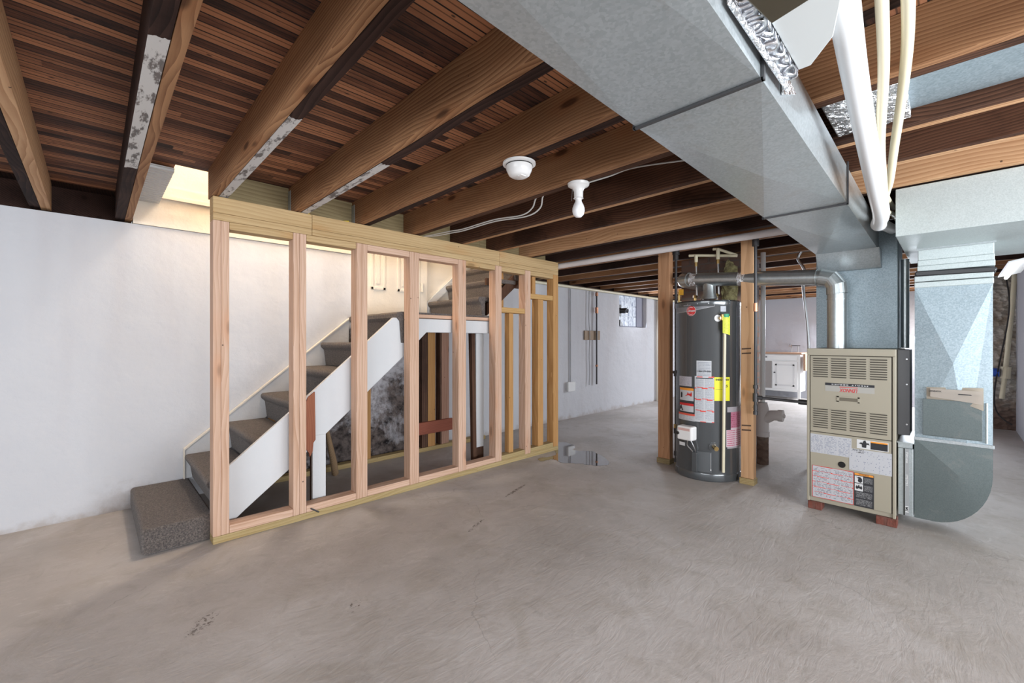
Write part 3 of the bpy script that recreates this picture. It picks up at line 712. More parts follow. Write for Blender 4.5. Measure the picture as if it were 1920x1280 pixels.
def sticker(name, ya, yb, z0, z1, m, parent, off=.0008):
    """flat label on the furnace front; ya is its left edge in the picture"""
    return obj(name, patch(lambda u, v: (FX + .002 - off, ya + (yb - ya) * u, z0 + (z1 - z0) * v)), m, parent)
sticker('name_plate_backing', .652, .376, .880, .925, plain('champagne_strip', (.40, .385, .35), .35, .3), up_, .0005)
o = sticker('name_strip', .652, .376, .922, .940, M['ink'], up_)
flip = lambda yc, zc, off: (lambda x, y: (FX + .002 - off, yc + x, zc - y))   # mounted upside down
obj('lettering', text_bm('MERIT SERIES', .010, flip(.512, .931, .0015), True, width=.205, spacing=1.2), M['inkwhite'], up_)
obj('lettering', text_bm('LENNOX', .034, flip(.515, .893, .0015), True, .25, width=.102), M['red'], up_)
obj('lettering', bx((FX + .0003, .466, .912), (FX + .0007, .568, .9165)), M['red'], up_)
sticker('wiring_sticker', .742, .500, .421, .557, paper('faint_print', (.50, .505, .53), (.24, .26, .34), 14, .50, 3), lo_)
s = sticker('hazard_sticker', .471, .304, .496, .558, M['inkwhite'], lo_)
for nm, a, b, z0, z1, m in (('black_print', .397, .308, .500, .545, 'ink'), ('orange_print', .397, .308, .543, .555, 'orange')): sticker(nm, a, b, z0, z1, M[m], s, .0014)
def blob(name, pts, m, parent, off=.0018):
    bm = BM(); vs = [bm.verts.new((FX + .002 - off, y, z)) for y, z in pts]; bm.faces.new(vs); return obj(name, bm, m, parent)
blob('pictogram', [(.460, .530), (.448, .540), (.440, .536), (.434, .552), (.424, .556), (.418, .537), (.408, .540), (.402, .526), (.418, .528), (.420, .506), (.442, .506), (.444, .527)], M['ink'], s)
sticker('test_sheet', .513, .287, .338, .489, paper('service_sheet_print', (.50, .505, .53), (.14, .16, .26), 13, .38, 4), lo_, .0016)
scr = lambda yc, zc: (lambda x, y: (FX + .002 - .0022, yc - x, zc + y))
obj('handwriting', text_bm('Serial Tag 5', .013, scr(.465, .482), True, .3), M['ink'], lo_)
obj('handwriting', text_bm('1-28-13', .013, scr(.455, .468), True, .3), M['ink'], lo_)
bm = BM(); tube(bm, [(FX + .0015, .555, .362), (FX - .001, .555, .362)], .0215, 24); obj('sight_hole', bm, M['dark'], lo_)
sticker('instruction_sticker', .730, .489, .095, .325, paper('instruction_print', (.50, .505, .53), (.16, .16, .20), 24, .50, 2, rules=6), lo_)
bm = BM()
for a, b in (((.728, .095), (.731, .325)), ((.488, .095), (.491, .325)), ((.488, .0935), (.731, .096)), ((.488, .3235), (.731, .326))): box(bm, (FX + .0002, a[0], a[1]), (FX + .0008, b[0], b[1]))
obj('sticker_border', bm, M['red'], lo_)
s = sticker('warning_sticker', .486, .379, .092, .323, M['ink'], lo_)
sticker('orange_header', .483, .382, .308, .321, M['orange'], s, .0014)
obj('lettering', text_bm('WARNING', .010, lambda x, y: (FX + .002 - .002, .432 - x, .3145 + y), True, width=.055), M['ink'], s)
for z0, z1 in ((.255, .303), (.200, .250)): sticker('picture_field', .482, .437, z0, z1, M['inkwhite'], s, .0014)
blob('pictogram', [(.478, .300), (.470, .290), (.462, .296), (.452, .297), (.443, .287), (.441, .270), (.449, .258), (.461, .260), (.466, .272), (.462, .284)], M['ink'], s)
blob('pictogram', [(.478, .222), (.472, .240), (.466, .229), (.460, .246), (.454, .229), (.446, .238), (.441, .224), (.444, .212), (.460, .218), (.472, .210)], M['ink'], s)
grey = paper('reversed_print', (.03, .03, .035), (.42, .42, .42), 12, .5, 1)
for z0, z1, a in ((.258, .300, .434), (.203, .248, .434), (.152, .197, .482), (.100, .148, .482)): sticker('fine_print', a, .383, z0, z1, grey, s, .0014)
for yy in (.673, .31):
    tag(obj('brick', bx((FX + .002, yy - (.048 if yy < .5 else .0), 0), (FX + .10 if yy < .5 else FX + .10, yy + (.06 if yy < .5 else .085), .0575)), bricks('red_footing_brick', (.16, .045, .03), (.19, .055, .035), (.14, .045, .03)), bevel=.004),
        'red brick under the %s front corner of the furnace' % ('right' if yy < .5 else 'left'), 'brick', 'bricks under the furnace')
for yy in (.33, .66): tag(obj('brick', bx((4.45, yy - .05, 0), (4.60, yy + .05, .0575)), M['redboard'], bevel=.004), 'red brick under the back of the furnace, %s side' % ('right' if yy < .5 else 'left'), 'brick', 'bricks under the furnace')

# return boot beside the furnace
rb = thing('return_duct_boot', 'grey galvanised return drop with curved bottom standing right of the furnace', 'duct', (4.1, .02, .07))
prof = [(.182, .075), (.182, .600), (-.166, .600), (-.166, .42)]
for k in range(1, 12):
    a = k / 11 * PI / 2; prof.append((.09 - .256 * math.cos(a), .42 - .335 * math.sin(a) - .01 * k / 11))
bm = BM()
A = [bm.verts.new((3.9, y, z)) for y, z in prof]; B = [bm.verts.new((4.40, y, z)) for y, z in prof]; n = len(prof)
c1 = bm.verts.new((3.886, -.02, .40)); 
for i in range(n):
    bm.faces.new((A[i], A[(i + 1) % n], c1)); bm.faces.new((A[i], B[i], B[(i + 1) % n], A[(i + 1) % n]))
bm.faces.new(B)
obj('curved_shoe', bm, M['shoe_metal'], rb, bevel=0)
bm = BM()   # V-creased riser
z0, z1 = .602, 1.592
V = {k: bm.verts.new(p) for k, p in dict(a=(3.9, .180, z0), b=(3.9, -.166, z0), c=(3.9, -.166, z1), d=(3.9, .180, z1), e=(3.872, .002, 1.10), f=(3.890, -.06, z0)).items()}
for f in ('afed', 'fbce', 'dec'): bm.faces.new([V[k] for k in f])
W = {k: bm.verts.new(p) for k, p in dict(a=(4.35, .180, z0), b=(4.35, -.166, z0), c=(4.35, -.166, z1), d=(4.35, .180, z1)).items()}
bm.faces.new([W[k] for k in 'abcd']); bm.faces.new([V['a'], V['d'], W['d'], W['a']]); bm.faces.new([V['b'], W['b'], W['c'], V['c']]); bm.faces.new([V['d'], V['c'], W['c'], W['d']])
obj('riser', bm, M['galv_blue'], rb)
bm = BM(); box(bm, (3.890, -.172, .590), (3.899, .184, .612)); obj('seam_cleat', bm, M['galv'], rb, bevel=.002)
bm = BM()
for z in (1.592, 1.632): box(bm, (3.893, -.170, z), (4.36, .182, z + .036))
obj('top_collar', bm, M['galv_light'], rb, bevel=.004)
bm = BM(); prism(bm, [(.172, 1.668), (.182, 1.682), (.172, 1.702), (-.172, 1.693), (-.186, 1.680), (-.174, 1.660)], 0, 3.885, 4.36); obj('flexible_collar', bm, M['blackplastic'], rb, bevel=.006, smooth=True)
bm = BM(); box(bm, (3.896, -.176, 1.700), (4.36, .168, 1.735)); box(bm, (3.899, -.174, 1.735), (4.355, .166, 1.772)); box(bm, (3.902, -.172, 1.772), (4.35, .164, 1.848)); obj('upper_drop', bm, M['galv_light'], rb, bevel=.003)
bm = BM(); box(bm, (3.885, -.180, 1.838), (3.90, .170, 1.849)); obj('mounting_flange', bm, M['galv_dark'], rb)
bm = BM(); box(bm, (3.892, .186, .075), (4.40, .262, .525)); obj('filter_frame', bm, M['galv_dark'], rb, bevel=.003)
bm = BM(); box(bm, (3.88, .182, .560), (4.42, .268, .566)); box(bm, (3.895, .19, .527), (4.42, .262, .5595)); obj('shoe_top', bm, M['galv_dark'], rb)
bm = BM(); box(bm, (3.8885, .228, .078), (3.8915, .234, .524)); obj('filter_gap', bm, M['dark'], rb)
fs = obj('air_filter', bx((3.887, .207, .080), (3.8915, .227, .522)), plain('filter_edge_grey', (.30, .31, .32), .5), rb, label='edge of a grey furnace filter')
vert = lambda yc, zc: (lambda x, y: (3.8862, yc + y, zc + x))
vert2 = lambda yc, zc: (lambda x, y: (3.8862, yc - y, zc - x))
obj('lettering', text_bm('Filtrete', .015, vert2(.217, .465), True, width=.07), M['inkwhite'], fs)
obj('lettering', text_bm('16x25x1', .016, vert(.217, .315), True, width=.07), M['inkwhite'], fs)
obj('logo_field', bx((3.8863, .209, .100), (3.8868, .2255, .142)), M['inkwhite'], fs)
obj('lettering', text_bm('3M', .020, lambda x, y: (3.8858, .217 + y, .121 + x), True, width=.028), M['ink'], fs)
bm = BM(); box(bm, (3.868, -.122, .632), (3.887, .140, .636)); box(bm, (3.868, -.122, .636), (3.870, .140, .868)); box(bm, (3.87, .136, .636), (3.888, .140, .868)); box(bm, (3.87, -.122, .636), (3.888, -.118, .868))
obj('document_pocket', bm, M['shoe_metal'], rb, bevel=.001)
bm = BM(); tube(bm, [(3.885, -.140, .62), (3.885, -.140, .865)], .006, 8); obj('pocket_rail', bm, M['galv_light'], rb)
bk = thing('manual', 'crumpled tan owner booklet sticking out of the metal pocket on the return duct', 'booklet', (3.878, 0, .87))
def bfn(u, v):
    y = .123 - .250 * u; b = .868 - (.050 * max(0, (u - .35) / .65) ** 1.5); tt = .944 + .012 * u
    return (3.880 - .016 * (1 - v) * (u ** 2) - .004 * math.sin(u * 9), y, b + (tt - b) * v)
bm = patch(bfn, 14, 4); g = bmesh.ops.solidify(bm, geom=bm.faces[:], thickness=.003); obj('sheets', bm, plain('tan_paper', (.68, .60, .50), .8), bk, smooth=True)
bm = patch(lambda u, v: (3.862 - .010 * u - .004 * v, .105 - .228 * u, .886 - .03 * u * (1 - v) + .052 * v), 8, 2); bmesh.ops.solidify(bm, geom=bm.faces[:], thickness=.0015); ct = obj('cover', bm, plain('tan_cover', (.70, .63, .56), .75), bk)
obj('lettering', text_bm('LENNOX', .014, lambda x, y: (3.852, .083 - x, .922 + y), True), M['ink'], ct)
obj('lettering', bx((3.8515, -.11, .908), (3.8525, -.02, .914)), M['ink'], ct)

# ceiling return duct above it
rd = thing('return_duct', 'wide galvanised return duct box under the joists at the right edge', 'duct', (4.0, -1.2, 1.85))
obj('duct_section', panelbox(BM(), (3.345, -2.6, 1.85), (4.62, .236, 2.125), .008, ('-z', '-y')), M['galv_light'], rd, bevel=.003)
bm = BM(); tube(bm, [(4.45, .215, 1.19), (4.45, .215, 1.84)], .0, 3) if False else None
bm = BM(); tube(bm, [(4.3, .250, 1.19), (4.3, .250, 1.845)], .024, 16); tag(obj('conduit_pipe', bm, M['pipe_metal'], smooth=True), 'grey vertical pipe between the furnace top and the return duct', 'pipe')
eb = thing('junction_box', 'dark grey metal box mounted on the right side of the furnace', 'electrical box', (4.0, .25, .60))
obj('box_body', bx((3.93, .204, .605), (4.15, .268, 1.185)), M['iron'], eb, bevel=.004)
for z in (.68, .95, 1.12):
    bm = BM(); tube(bm, [(3.929, .22, z), (3.925, .22, z)], .005, 10); obj('screw', bm, M['steel'], eb)

# ------------------------------------------------------------------ flue
fp = thing('flue_pipe', 'galvanised flue pipe crossing above the water heater down to the furnace', 'pipe', (4.05, .62, 1.19))
bm = BM(); tube(bm, [(4.05, .618, 1.187), (4.05, .618, 1.60)], .0625, 28); obj('vertical_pipe', bm, M['pipe_metal'], fp, smooth=True)
el = [(4.05, .618, 1.60), (4.05, .622, 1.665), (4.052, .655, 1.715), (4.058, .72, 1.735)]
bm = BM(); tube(bm, el, .067, 28)
obj('elbow', bm, M['pipe_metal'], fp)
bm = BM(); tube(bm, [(4.056, .70, 1.735), (4.15, 1.80, 1.835)], .0615, 28); obj('horizontal_pipe', bm, M['pipe_metal'], fp, smooth=True)
bm = BM(); tube(bm, [(4.148, 1.79, 1.835), (4.165, 1.85, 1.84), (4.24, 1.883, 1.84), (4.655, 1.885, 1.84)], .066, 20); obj('elbow', bm, M['pipe_metal'], fp)
for a in (.16, .17, .90):
    y = .70 + (1.80 - .70) * a; 
for y in (.715, .745):
    k = (y - .70) / 1.1; bm = BM(); tube(bm, [(4.056 + .094 * k, y - .004, 1.735 + .1 * k), (4.057 + .094 * k, y + .004, 1.7355 + .1 * k)], .066, 28); obj('crimp_ring', bm, M['pipe_metal'], fp)
for y in (1.30, 1.74):
    k = (y - .70) / 1.1; bm = BM(); tube(bm, [(4.056 + .094 * k, y - .03, 1.733 + .1 * k), (4.058 + .094 * k, y + .03, 1.738 + .1 * k)], .0640, 28); obj('foil_tape', bm, M['foil'], fp)
bm = BM(); box(bm, (4.04, .56, 1.56), (4.06, .676, 1.562)); obj('crimp_ring', tube(BM(), [(4.05, .618, 1.555), (4.05, .618, 1.563)], .0655, 28), M['pipe_metal'], fp); bm.free()

# ------------------------------------------------------------------ water heater
CX, CY, R = 4.14, 1.62, .285
wh = thing('water_heater', 'tall dark grey water heater standing between the two wooden posts', 'water heater', (CX, CY, 0))
obj('tank', lathe(BM(), (CX, CY, 0), [(R - .01, .045), (R, .05), (R, 1.545), (R + .003, 1.55), (R + .003, 1.59), (R - .012, 1.603), (0.04, 1.606)], 72), M['tank'], wh, smooth=True)
obj('base_ring', lathe(BM(), (CX, CY, 0), [(R - .004, 0), (R + .004, .01), (R + .004, .062), (R + .001, .07), (R - .02, .07)], 72), M['tank'], wh, smooth=True)
def cyl(a0, a1, z0, z1, r):
    return lambda u, v: (CX + r * math.cos(math.radians(a0 + (a1 - a0) * u)), CY + r * math.sin(math.radians(a0 + (a1 - a0) * u)), z0 + (z1 - z0) * v)
def csticker(name, a0, a1, z0, z1, m, parent, off=.001):
    return obj(name, patch(cyl(a0, a1, z0, z1, R + off), 12, 1), m, parent, smooth=True)
def ctext(body, size, ac, zc, width=None, bold=True, shear=0, off=.003, r=None):
    rr = (r or R) + off
    return text_bm(body, size, lambda x, y: (CX + rr * math.cos(math.radians(ac) + x / rr), CY + rr * math.sin(math.radians(ac) + x / rr), zc + y), bold, shear, width)
wp = (.56, .57, .59)
o = csticker('phone_sticker', 184, 208.6, .925, 1.066, paper('notice_print', wp, (.25, .27, .32), 11, .62, 1), wh, .0016)
obj('lettering', ctext('1-866-279-4566', .019, 196.3, .972, .112), M['ink'], o)
csticker('rating_sticker', 146.5, 175.3, .830, .918, paper('rating_print', (.48, .46, .50), (.25, .25, .3), 9, .5, 1), wh)
bigs = csticker('instruction_sticker', 180.9, 212.9, .522, .928, paper('manual_print', wp, (.30, .32, .37), 44, .60, 2, rules=4), wh)
csticker('header_bar', 183, 211, .907, .915, M['ink'], bigs, .002)
for z0, z1 in ((.690, .822), (.590, .684)):
    s = csticker('warning_sticker', 147.2, 180.6, z0, z1, M['ink'], wh)
    csticker('white_field', 148.8, 179.0, z0 + .009, z1 - .009, paper('warning_print', wp, (.35, .35, .38), 7, .35, 2), s, .0018)
    csticker('red_header', 148.8, 179.0, z1 - .030, z1 - .008, M['orange'] if z0 > .65 else M['red'], s, .0024)
    if z0 > .65:
        g = BM(); f = cyl(146, 181, z0, z1, R + .0028); g.faces.new([g.verts.new(f(u, v)) for u, v in ((.46, .38), (.58, .50), (.62, .66), (.68, .56), (.80, .60), (.82, .72), (.86, .55), (.84, .38))]); obj('flame_picture', g, M['red'], s)
        g = BM(); g.faces.new([g.verts.new(f(u, v)) for u, v in ((.16, .25), (.16, .55), (.22, .66), (.28, .55), (.27, .25))]); obj('figure_picture', g, M['ink'], s)
    else:
        g = BM(); f = cyl(146, 181, z0, z1, R + .0028); g.faces.new([g.verts.new(f(u, v)) for u, v in ((.10, .20), (.10, .55), (.20, .72), (.24, .50), (.34, .18), (.26, .15), (.20, .35))]); obj('figure_picture', g, M['ink'], s)
csticker('notice_sticker', 144.7, 181.4, .520, .584, paper('notice_small', wp, (.35, .35, .38), 6, .55, 2, band=.28, bandcol=(.70, .10, .06)), wh)
es = csticker('energy_label', 213.2, 240.7, .716, .923, paper('energy_print', (.86, .82, .03), (.25, .24, .05), 16, .30, 1), wh)
obj('lettering', ctext('ENERGYGUIDE', .023, 227, .900, .118), M['ink'], es)
obj('lettering', ctext('25', .030, 233.5, .845, .03), M['ink'], es)
obj('lettering', ctext('______', .02, 224, .826, .09), M['ink'], es)
csticker('insulation_label', 234, 274, .31, .475, paper('pink_print_a', (.66, .56, .60), (.50, .06, .16), 9, .62, 2), wh)
csticker('insulation_label', 234, 274, .475, .615, paper('pink_print_b', (.50, .20, .28), (.35, .03, .10), 8, .5, 2), wh)
csticker('dark_label', 234, 243, .46, .615, M['ink'], wh, .002)
csticker('clear_wrap', 236, 285, .295, .66, plain('cloudy_plastic_band', (.40, .38, .41), .25), wh, .0005)
csticker('white_sticker', 223.6, 233.2, 1.498, 1.572, paper('tiny_print', (.55, .57, .62), (.3, .3, .35), 9, .5), wh)
# name badge: swoosh and round red emblem
bm = BM(); rr = R + .0015; N = 24; prev = None
for k in range(N + 1):
    u = k / N; a = math.radians(138 + (213.5 - 138) * u); zt = 1.588; zb = 1.500 + .045 * u ** 1.8 
    q = (bm.verts.new((CX + rr * math.cos(a), CY + rr * math.sin(a), zb)), bm.verts.new((CX + rr * math.cos(a), CY + rr * math.sin(a), zt - .045 + .045)))
    if prev: bm.faces.new((prev[0], q[0], q[1], prev[1]))
    prev = q
for v in bm.verts: v.co.z -= .012 if v.co.z > 1.58 else 0
obj('name_badge', bm, plain('grey_badge', (.20, .20, .215), .3), wh, smooth=True)
bm = BM(); pts = []
for k in range(N + 1):
    u = k / N; a = math.radians(138 + (213.5 - 138) * u); rr2 = R + .002; pts.append((CX + rr2 * math.cos(a), CY + rr2 * math.sin(a), 1.500 + .045 * u ** 1.8))
pts.append((pts[-1][0], pts[-1][1], 1.576))
tube(bm, pts, .0013, 6); obj('badge_rim', bm, M['inkwhite'], wh)
obj('lettering', ctext('PERFORMANCE', .014, 166, 1.560, .075), plain('grey_print', (.40, .40, .42), .5), wh)
def disc(ac, zc, rad, off, m, name, parent):
    bm = BM(); rr = R + off; vs = []
    for k in range(32):
        t = 2 * PI * k / 32; a = math.radians(ac) + rad * math.cos(t) / rr; vs.append(bm.verts.new((CX + rr * math.cos(a), CY + rr * math.sin(a), zc + rad * math.sin(t))))
    c = bm.verts.new((CX + rr * math.cos(math.radians(ac)), CY + rr * math.sin(math.radians(ac)), zc))
    for k in range(32): bm.faces.new((vs[k], vs[(k + 1) % 32], c))
    return obj(name, bm, m, parent)
lg = disc(174.3, 1.511, .045, .0022, M['inkwhite'], 'emblem', wh); disc(174.3, 1.511, .042, .003, M['red'], 'emblem_field', lg)
obj('lettering', ctext('Rheem', .028, 175.5, 1.511, .062, True, .2, .0042), M['inkwhite'], lg)
bm = BM(); rr = R + .0038
vs0 = [];
for k in range(15):
    t = math.radians(60 + 240 * k / 14); o1 = []
    for rad in (.030, .034):
        a = math.radians(174.3) + rad * math.cos(t) / rr; o1.append(bm.verts.new((CX + rr * math.cos(a), CY + rr * math.sin(a), 1.511 + rad * math.sin(t))))
    if vs0: bm.faces.new((vs0[0], o1[0], o1[1], vs0[1]))
    vs0 = o1
obj('emblem_arc', bm, M['inkwhite'], lg)
def cyp(a, r, z): return (CX + r * math.cos(math.radians(a)), CY + r * math.sin(math.radians(a)), z)
# gas control valve
def oriented(bm, a, r, z, sx, sy, sz):
    """box centred at the tank side, sx tangential, sy radial, sz vertical"""
    n = Vector((math.cos(math.radians(a)), math.sin(math.radians(a)), 0)); tt = Vector((-n.y, n.x, 0)); c = Vector(cyp(a, r, z))
    vs = [bm.verts.new(c + tt * (i * sx / 2) + n * (j * sy / 2) + Vector((0, 0, k * sz / 2))) for k in (-1, 1) for j in (-1, 1) for i in (-1, 1)]
    for f in ((0, 1, 3, 2), (4, 6, 7, 5), (0, 4, 5, 1), (2, 3, 7, 6), (0, 2, 6, 4), (1, 5, 7, 3)): bm.faces.new([vs[i] for i in f])
    return bm
gv = obj('gas_valve', oriented(BM(), 172, R + .05, .420, .145, .09, .125), M['glaze'], wh, bevel=.014)
bm = BM(); tube(bm, [cyp(163, R + .09, .415), cyp(163, R + .108, .415)], .014, 18); obj('knob', bm, M['blackplastic'], gv)
bm = oriented(BM(), 172, R + .0965, .455, .11, .002, .022); obj('printed_strip', bm, plain('pale_red_print', (.66, .42, .38), .5), gv)
bm = BM(); tube(bm, curve([cyp(174, R + .05, .36), cyp(172, R + .045, .31), cyp(177, R + .03, .27), cyp(180, R + .008, .24)]), .005, 8); tube(bm, curve([cyp(178, R + .05, .36), cyp(182, R + .045, .31), cyp(184, R + .03, .27), cyp(183, R + .008, .24)]), .005, 8); obj('burner_tube', bm, M['steel'], wh, smooth=True)
bm = patch(cyl(160, 170, .300, .330, R + .06)); obj('hang_tag', bm, M['inkwhite'], wh)
obj('access_cover', patch(cyl(176, 209, .085, .262, R + .006), 10, 1), plain('grey_cover', (.12, .128, .135), .35, .3), wh, smooth=True)
bm = oriented(BM(), 182, R + .016, .165, .055, .03, .18); obj('access_hood', bm, M['tank'], wh, bevel=.010)
bm = BM(); tube(bm, [cyp(207, R + .008, .255), cyp(207, R + .008, .11)], .0012, 6); tube(bm, [cyp(207, R + .008, .103), cyp(207, R + .008, .113)], .006, 8); obj('cord', bm, M['inkwhite'], wh)
bm = BM(); tube(bm, [cyp(212, R - .005, .312), cyp(212, R + .006, .312)], .040, 24); obj('valve_escutcheon', bm, M['tank'], wh)
dv = obj('drain_valve', tube(BM(), [cyp(212, R, .312), cyp(213, R + .03, .312), cyp(214, R + .06, .308)], [.014, .018, .020], 16), M['brass'], wh, smooth=True)
bm = BM(); tube(bm, [cyp(222, R, 1.44), cyp(222, R + .04, 1.44)], .013, 14); tube(bm, [cyp(224, R + .035, 1.42), cyp(224, R + .035, 1.47)], .016, 14); obj('relief_valve', bm, M['brass'], wh, smooth=True)
bm = BM(); tube(bm, [cyp(219, R - .002, 1.44), cyp(219, R + .004, 1.44)], .03, 20); obj('valve_escutcheon', bm, M['glaze'], wh)
bm = BM(); tube(bm, [cyp(227.5, R + .035, 1.41), cyp(225.5, R + .030, .10)], .0125, 16); obj('discharge_pipe', bm, M['cpvc'], wh, smooth=True)
bm = patch(lambda u, v: cyp(222.8 + 11 * u, R + .052 + .012 * math.sin(PI * u), 1.300 + .155 * v - .02 * (u - .5) * (1 - v)), 8, 4); obj('warning_tag', bm, paper('tag_print', (.74, .78, .08), (.30, .30, .05), 18, .45), wh, smooth=True)
bm = patch(lambda u, v: cyp(224.5 + 7 * u, R + .060 + .008 * math.sin(PI * u), 1.445 + .030 * v), 6, 1); obj('tag_tie', bm, plain('green_tag', (.05, .35, .18), .5), wh)
bm = lathe(BM(), (4.142, 1.60, 0), [(.075, 1.632), (.074, 1.640), (.056, 1.685), (.054, 1.80)], 32); obj('draft_hood', bm, M['pipe_metal'], wh, smooth=True)
for k in range(3):
    a = .5 + k * 2.1; bm = BM(); box(bm, (4.142 + .066 * math.cos(a) - .005, 1.60 + .066 * math.sin(a) - .005, 1.602), (4.142 + .066 * math.cos(a) + .005, 1.60 + .066 * math.sin(a) + .005, 1.636)); obj('hood_leg', bm, M['steel'], wh)
for yy in (1.745, 1.545):
    bm = BM(); tube(bm, [(4.17, yy, 1.60), (4.17, yy, 1.66)], .014, 12); tube(bm, [(4.17, yy, 1.655), (4.17, yy, 1.68)], .020, 6); obj('water_nipple', bm, M['brass'], wh)
for k in range(7):
    bm = BM(); a = 150 + k * 18; tube(bm, [cyp(a, R + .001, 1.572), cyp(a, R + .005, 1.572)], .0045, 8); obj('rim_screw', bm, M['steel'], wh)
# water piping above
wpz = thing('water_piping', 'cream plastic water pipes with flexible connectors above the water heater', 'pipe', (4.2, 1.6, 1.68))
bm = BM(); tube(bm, [(4.235, 1.752, 1.68), (4.235, 1.762, 1.99)], .010, 12); obj('flexible_connector', bm, M['steel'], wpz, smooth=True)
bm = BM(); tube(bm, [(4.235, 1.548, 1.68), (4.235, 1.556, 1.99)], .010, 12); obj('flexible_connector', bm, M['steel'], wpz, smooth=True)
for yy in (1.762, 1.556):
    bm = BM(); tube(bm, [(4.235, yy, 1.97), (4.235, yy, 2.02)], .015, 12); obj('brass_fitting', bm, M['brass'], wpz)
bm = BM(); tube(bm, [(4.235, 1.83, 2.085), (4.235, 1.74, 2.075), (4.28, 1.40, 2.03)], .013, 12); tube(bm, [(4.235, 1.762, 2.01), (4.235, 1.762, 2.08)], .017, 12); obj('cold_water_pipe', bm, M['cpvc'], wpz, smooth=True)
bm = BM(); tube(bm, [(4.235, 1.60, 2.115), (4.235, 1.556, 2.11), (4.33, 1.42, 2.045)], .013, 12); tube(bm, [(4.235, 1.556, 2.01), (4.235, 1.556, 2.115)], .017, 12); obj('hot_water_pipe', bm, M['cpvc'], wpz, smooth=True)
# posts
for nm, lab, x, ya, yb, mm in (('support_post', 'reddish square wooden post left of the water heater', 4.137, 1.985, 2.110, 'post'), ('support_post', 'pale square wooden post right of the water heater', 4.053, 1.197, 1.298, 'post_light')):
    t = thing(nm, lab, 'post', (x + .05, (ya + yb) / 2, 0), 'wooden support posts')
    obj('timber', bx((x, ya, .052), (x + .075, yb, ZJ - .001)), M[mm], t, bevel=.004)
    obj('foot_block', bx((x - .012, ya - .006, 0), (x + .09, yb + .008, .052)), M['header'] if mm == 'post' else M['treated'], t, bevel=.003)
    if mm == 'post_light':
        for z in (1.165, 1.125, .50, .46):
            obj('scorch_mark', patch(lambda u, v, z=z: (x - .0006, yb - .008 - .075 * u, z + .006 * u + .012 * v)), plain('burnt_wood', (.10, .06, .04), .9), t)
# gas pipes
ga = thing('gas_pipe', 'black iron gas pipe with fittings running down left of the water heater', 'pipe', (3.96, 1.85, .09))
gx, gy = 3.975, 1.845
bm = BM(); tube(bm, [(gx, gy, .09), (gx, gy, 2.10)], .0125, 14); obj('pipe', bm, M['black'], ga, smooth=True)
bm = BM()
for z0, z1, r in ((2.01, 2.09, .024), (2.06, 2.11, .032), (.93, .955, .028), (.905, .935, .020), (.36, .43, .020), (.15, .19, .018), (.09, .12, .018)): tube(bm, [(gx, gy, z0), (gx, gy, z1)], r, 14)
obj('fitting', bm, M['black'], ga, smooth=True)
bm = BM(); tube(bm, [(gx, gy, .395), (gx - .03, gy - .03, .395), (3.91, 1.74, .40)], .010, 12); obj('branch_pipe', bm, M['black'], ga)
bm = BM(); tube(bm, [(gx - .02, gy, .415), (gx - .02, gy, .45)], .012, 10); obj('shutoff_valve', bm, M['brass'], ga)
wt = thing('valve', 'copper and yellow shutoff valve on the pipe beside the left post', 'valve', (4.2, 1.94, 1.63))
bm = BM(); tube(bm, [(4.26, 1.945, 1.60), (4.26, 1.945, 1.74)], .012, 12); obj('body', bm, M['brass'], wt)
obj('handle', bx((4.24, 1.895, 1.70), (4.26, 1.94, 1.76)), plain('yellow_handle', (.8, .40, .03), .5), wt, bevel=.004)
gb = thing('gas_pipe', 'black iron gas pipe with copper joint running down right of the pale post', 'pipe', (4.0, 1.165, .60))
gx, gy = 4.0, 1.165
bm = BM(); tube(bm, [(gx, gy, .62), (gx, gy, 2.12)], .0125, 14); obj('pipe', bm, M['iron'], gb, smooth=True)
bm = BM()
for z0, z1, r in ((2.04, 2.10, .026), (.62, .65, .018), (.73, .80, .021), (.84, .87, .019), (.66, .70, .016)): tube(bm, [(gx, gy, z0), (gx, gy, z1)], r, 14)
obj('fitting', bm, M['iron'], gb, smooth=True)
bm = BM(); tube(bm, [(gx, gy, 1.49), (gx, gy, 1.56)], .0165, 12); obj('copper_joint', bm, M['copper'], gb)
bm = BM(); tube(bm, [(gx, gy - .01, .765), (4.02, .78, .757)], .0115, 12); tube(bm, [(gx, gy - .015, .765), (gx, gy - .05, .765)], .018, 12); tube(bm, [(4.018, .86, .758), (4.02, .80, .757)], .021, 12); obj('branch_pipe', bm, M['iron'], gb, smooth=True)
bm = BM(); box(bm, (4.0, .765, .68), (4.06, .80, .80)); obj('gas_cock', bm, M['black'], gb, bevel=.006)
# white drain under the joist
bm = BM(); tube(bm, [(3.84, 3.255, 2.098), (3.84, .9, 2.098), (3.84, .82, 2.098)], .030, 18); dp = tag(obj('drain_pipe', bm, M['pvc_dirty'], smooth=True), 'long white plastic pipe slung under the dark joist in front of the posts', 'pipe')
# chimney
struct('trim_5', bx((4.66, 1.475, 0), (5.20, 2.10, 2.12)), M['brick'])
ins = thing('insulation_batt', 'yellowed insulation stuffed beside the brick chimney above the water heater', 'insulation', (4.63, 1.55, 1.62))
bm = BM(); bmesh.ops.create_icosphere(bm, subdivisions=3, radius=1)
for v in bm.verts:
    k = 1 + .16 * math.sin(v.co.x * 7 + v.co.z * 9) + .08 * math.sin(v.co.y * 15); v.co = Vector((4.60 + v.co.x * .05 * k, 1.575 + v.co.y * .075 * k, 1.80 + v.co.z * .23 * k))
def insul():
    t = NT('yellow_insulation'); v = t.obj(False); n = t.noise(v, 22, 5, .7); t.val(Base_Color=t.ramp(n, (.35, (.16, .13, .07)), (.6, (.46, .42, .20)), (.75, (.6, .58, .45))), Roughness=.95); t.bump(n, 1, .03); return t.m
obj('batt', bm, insul(), ins, smooth=True)
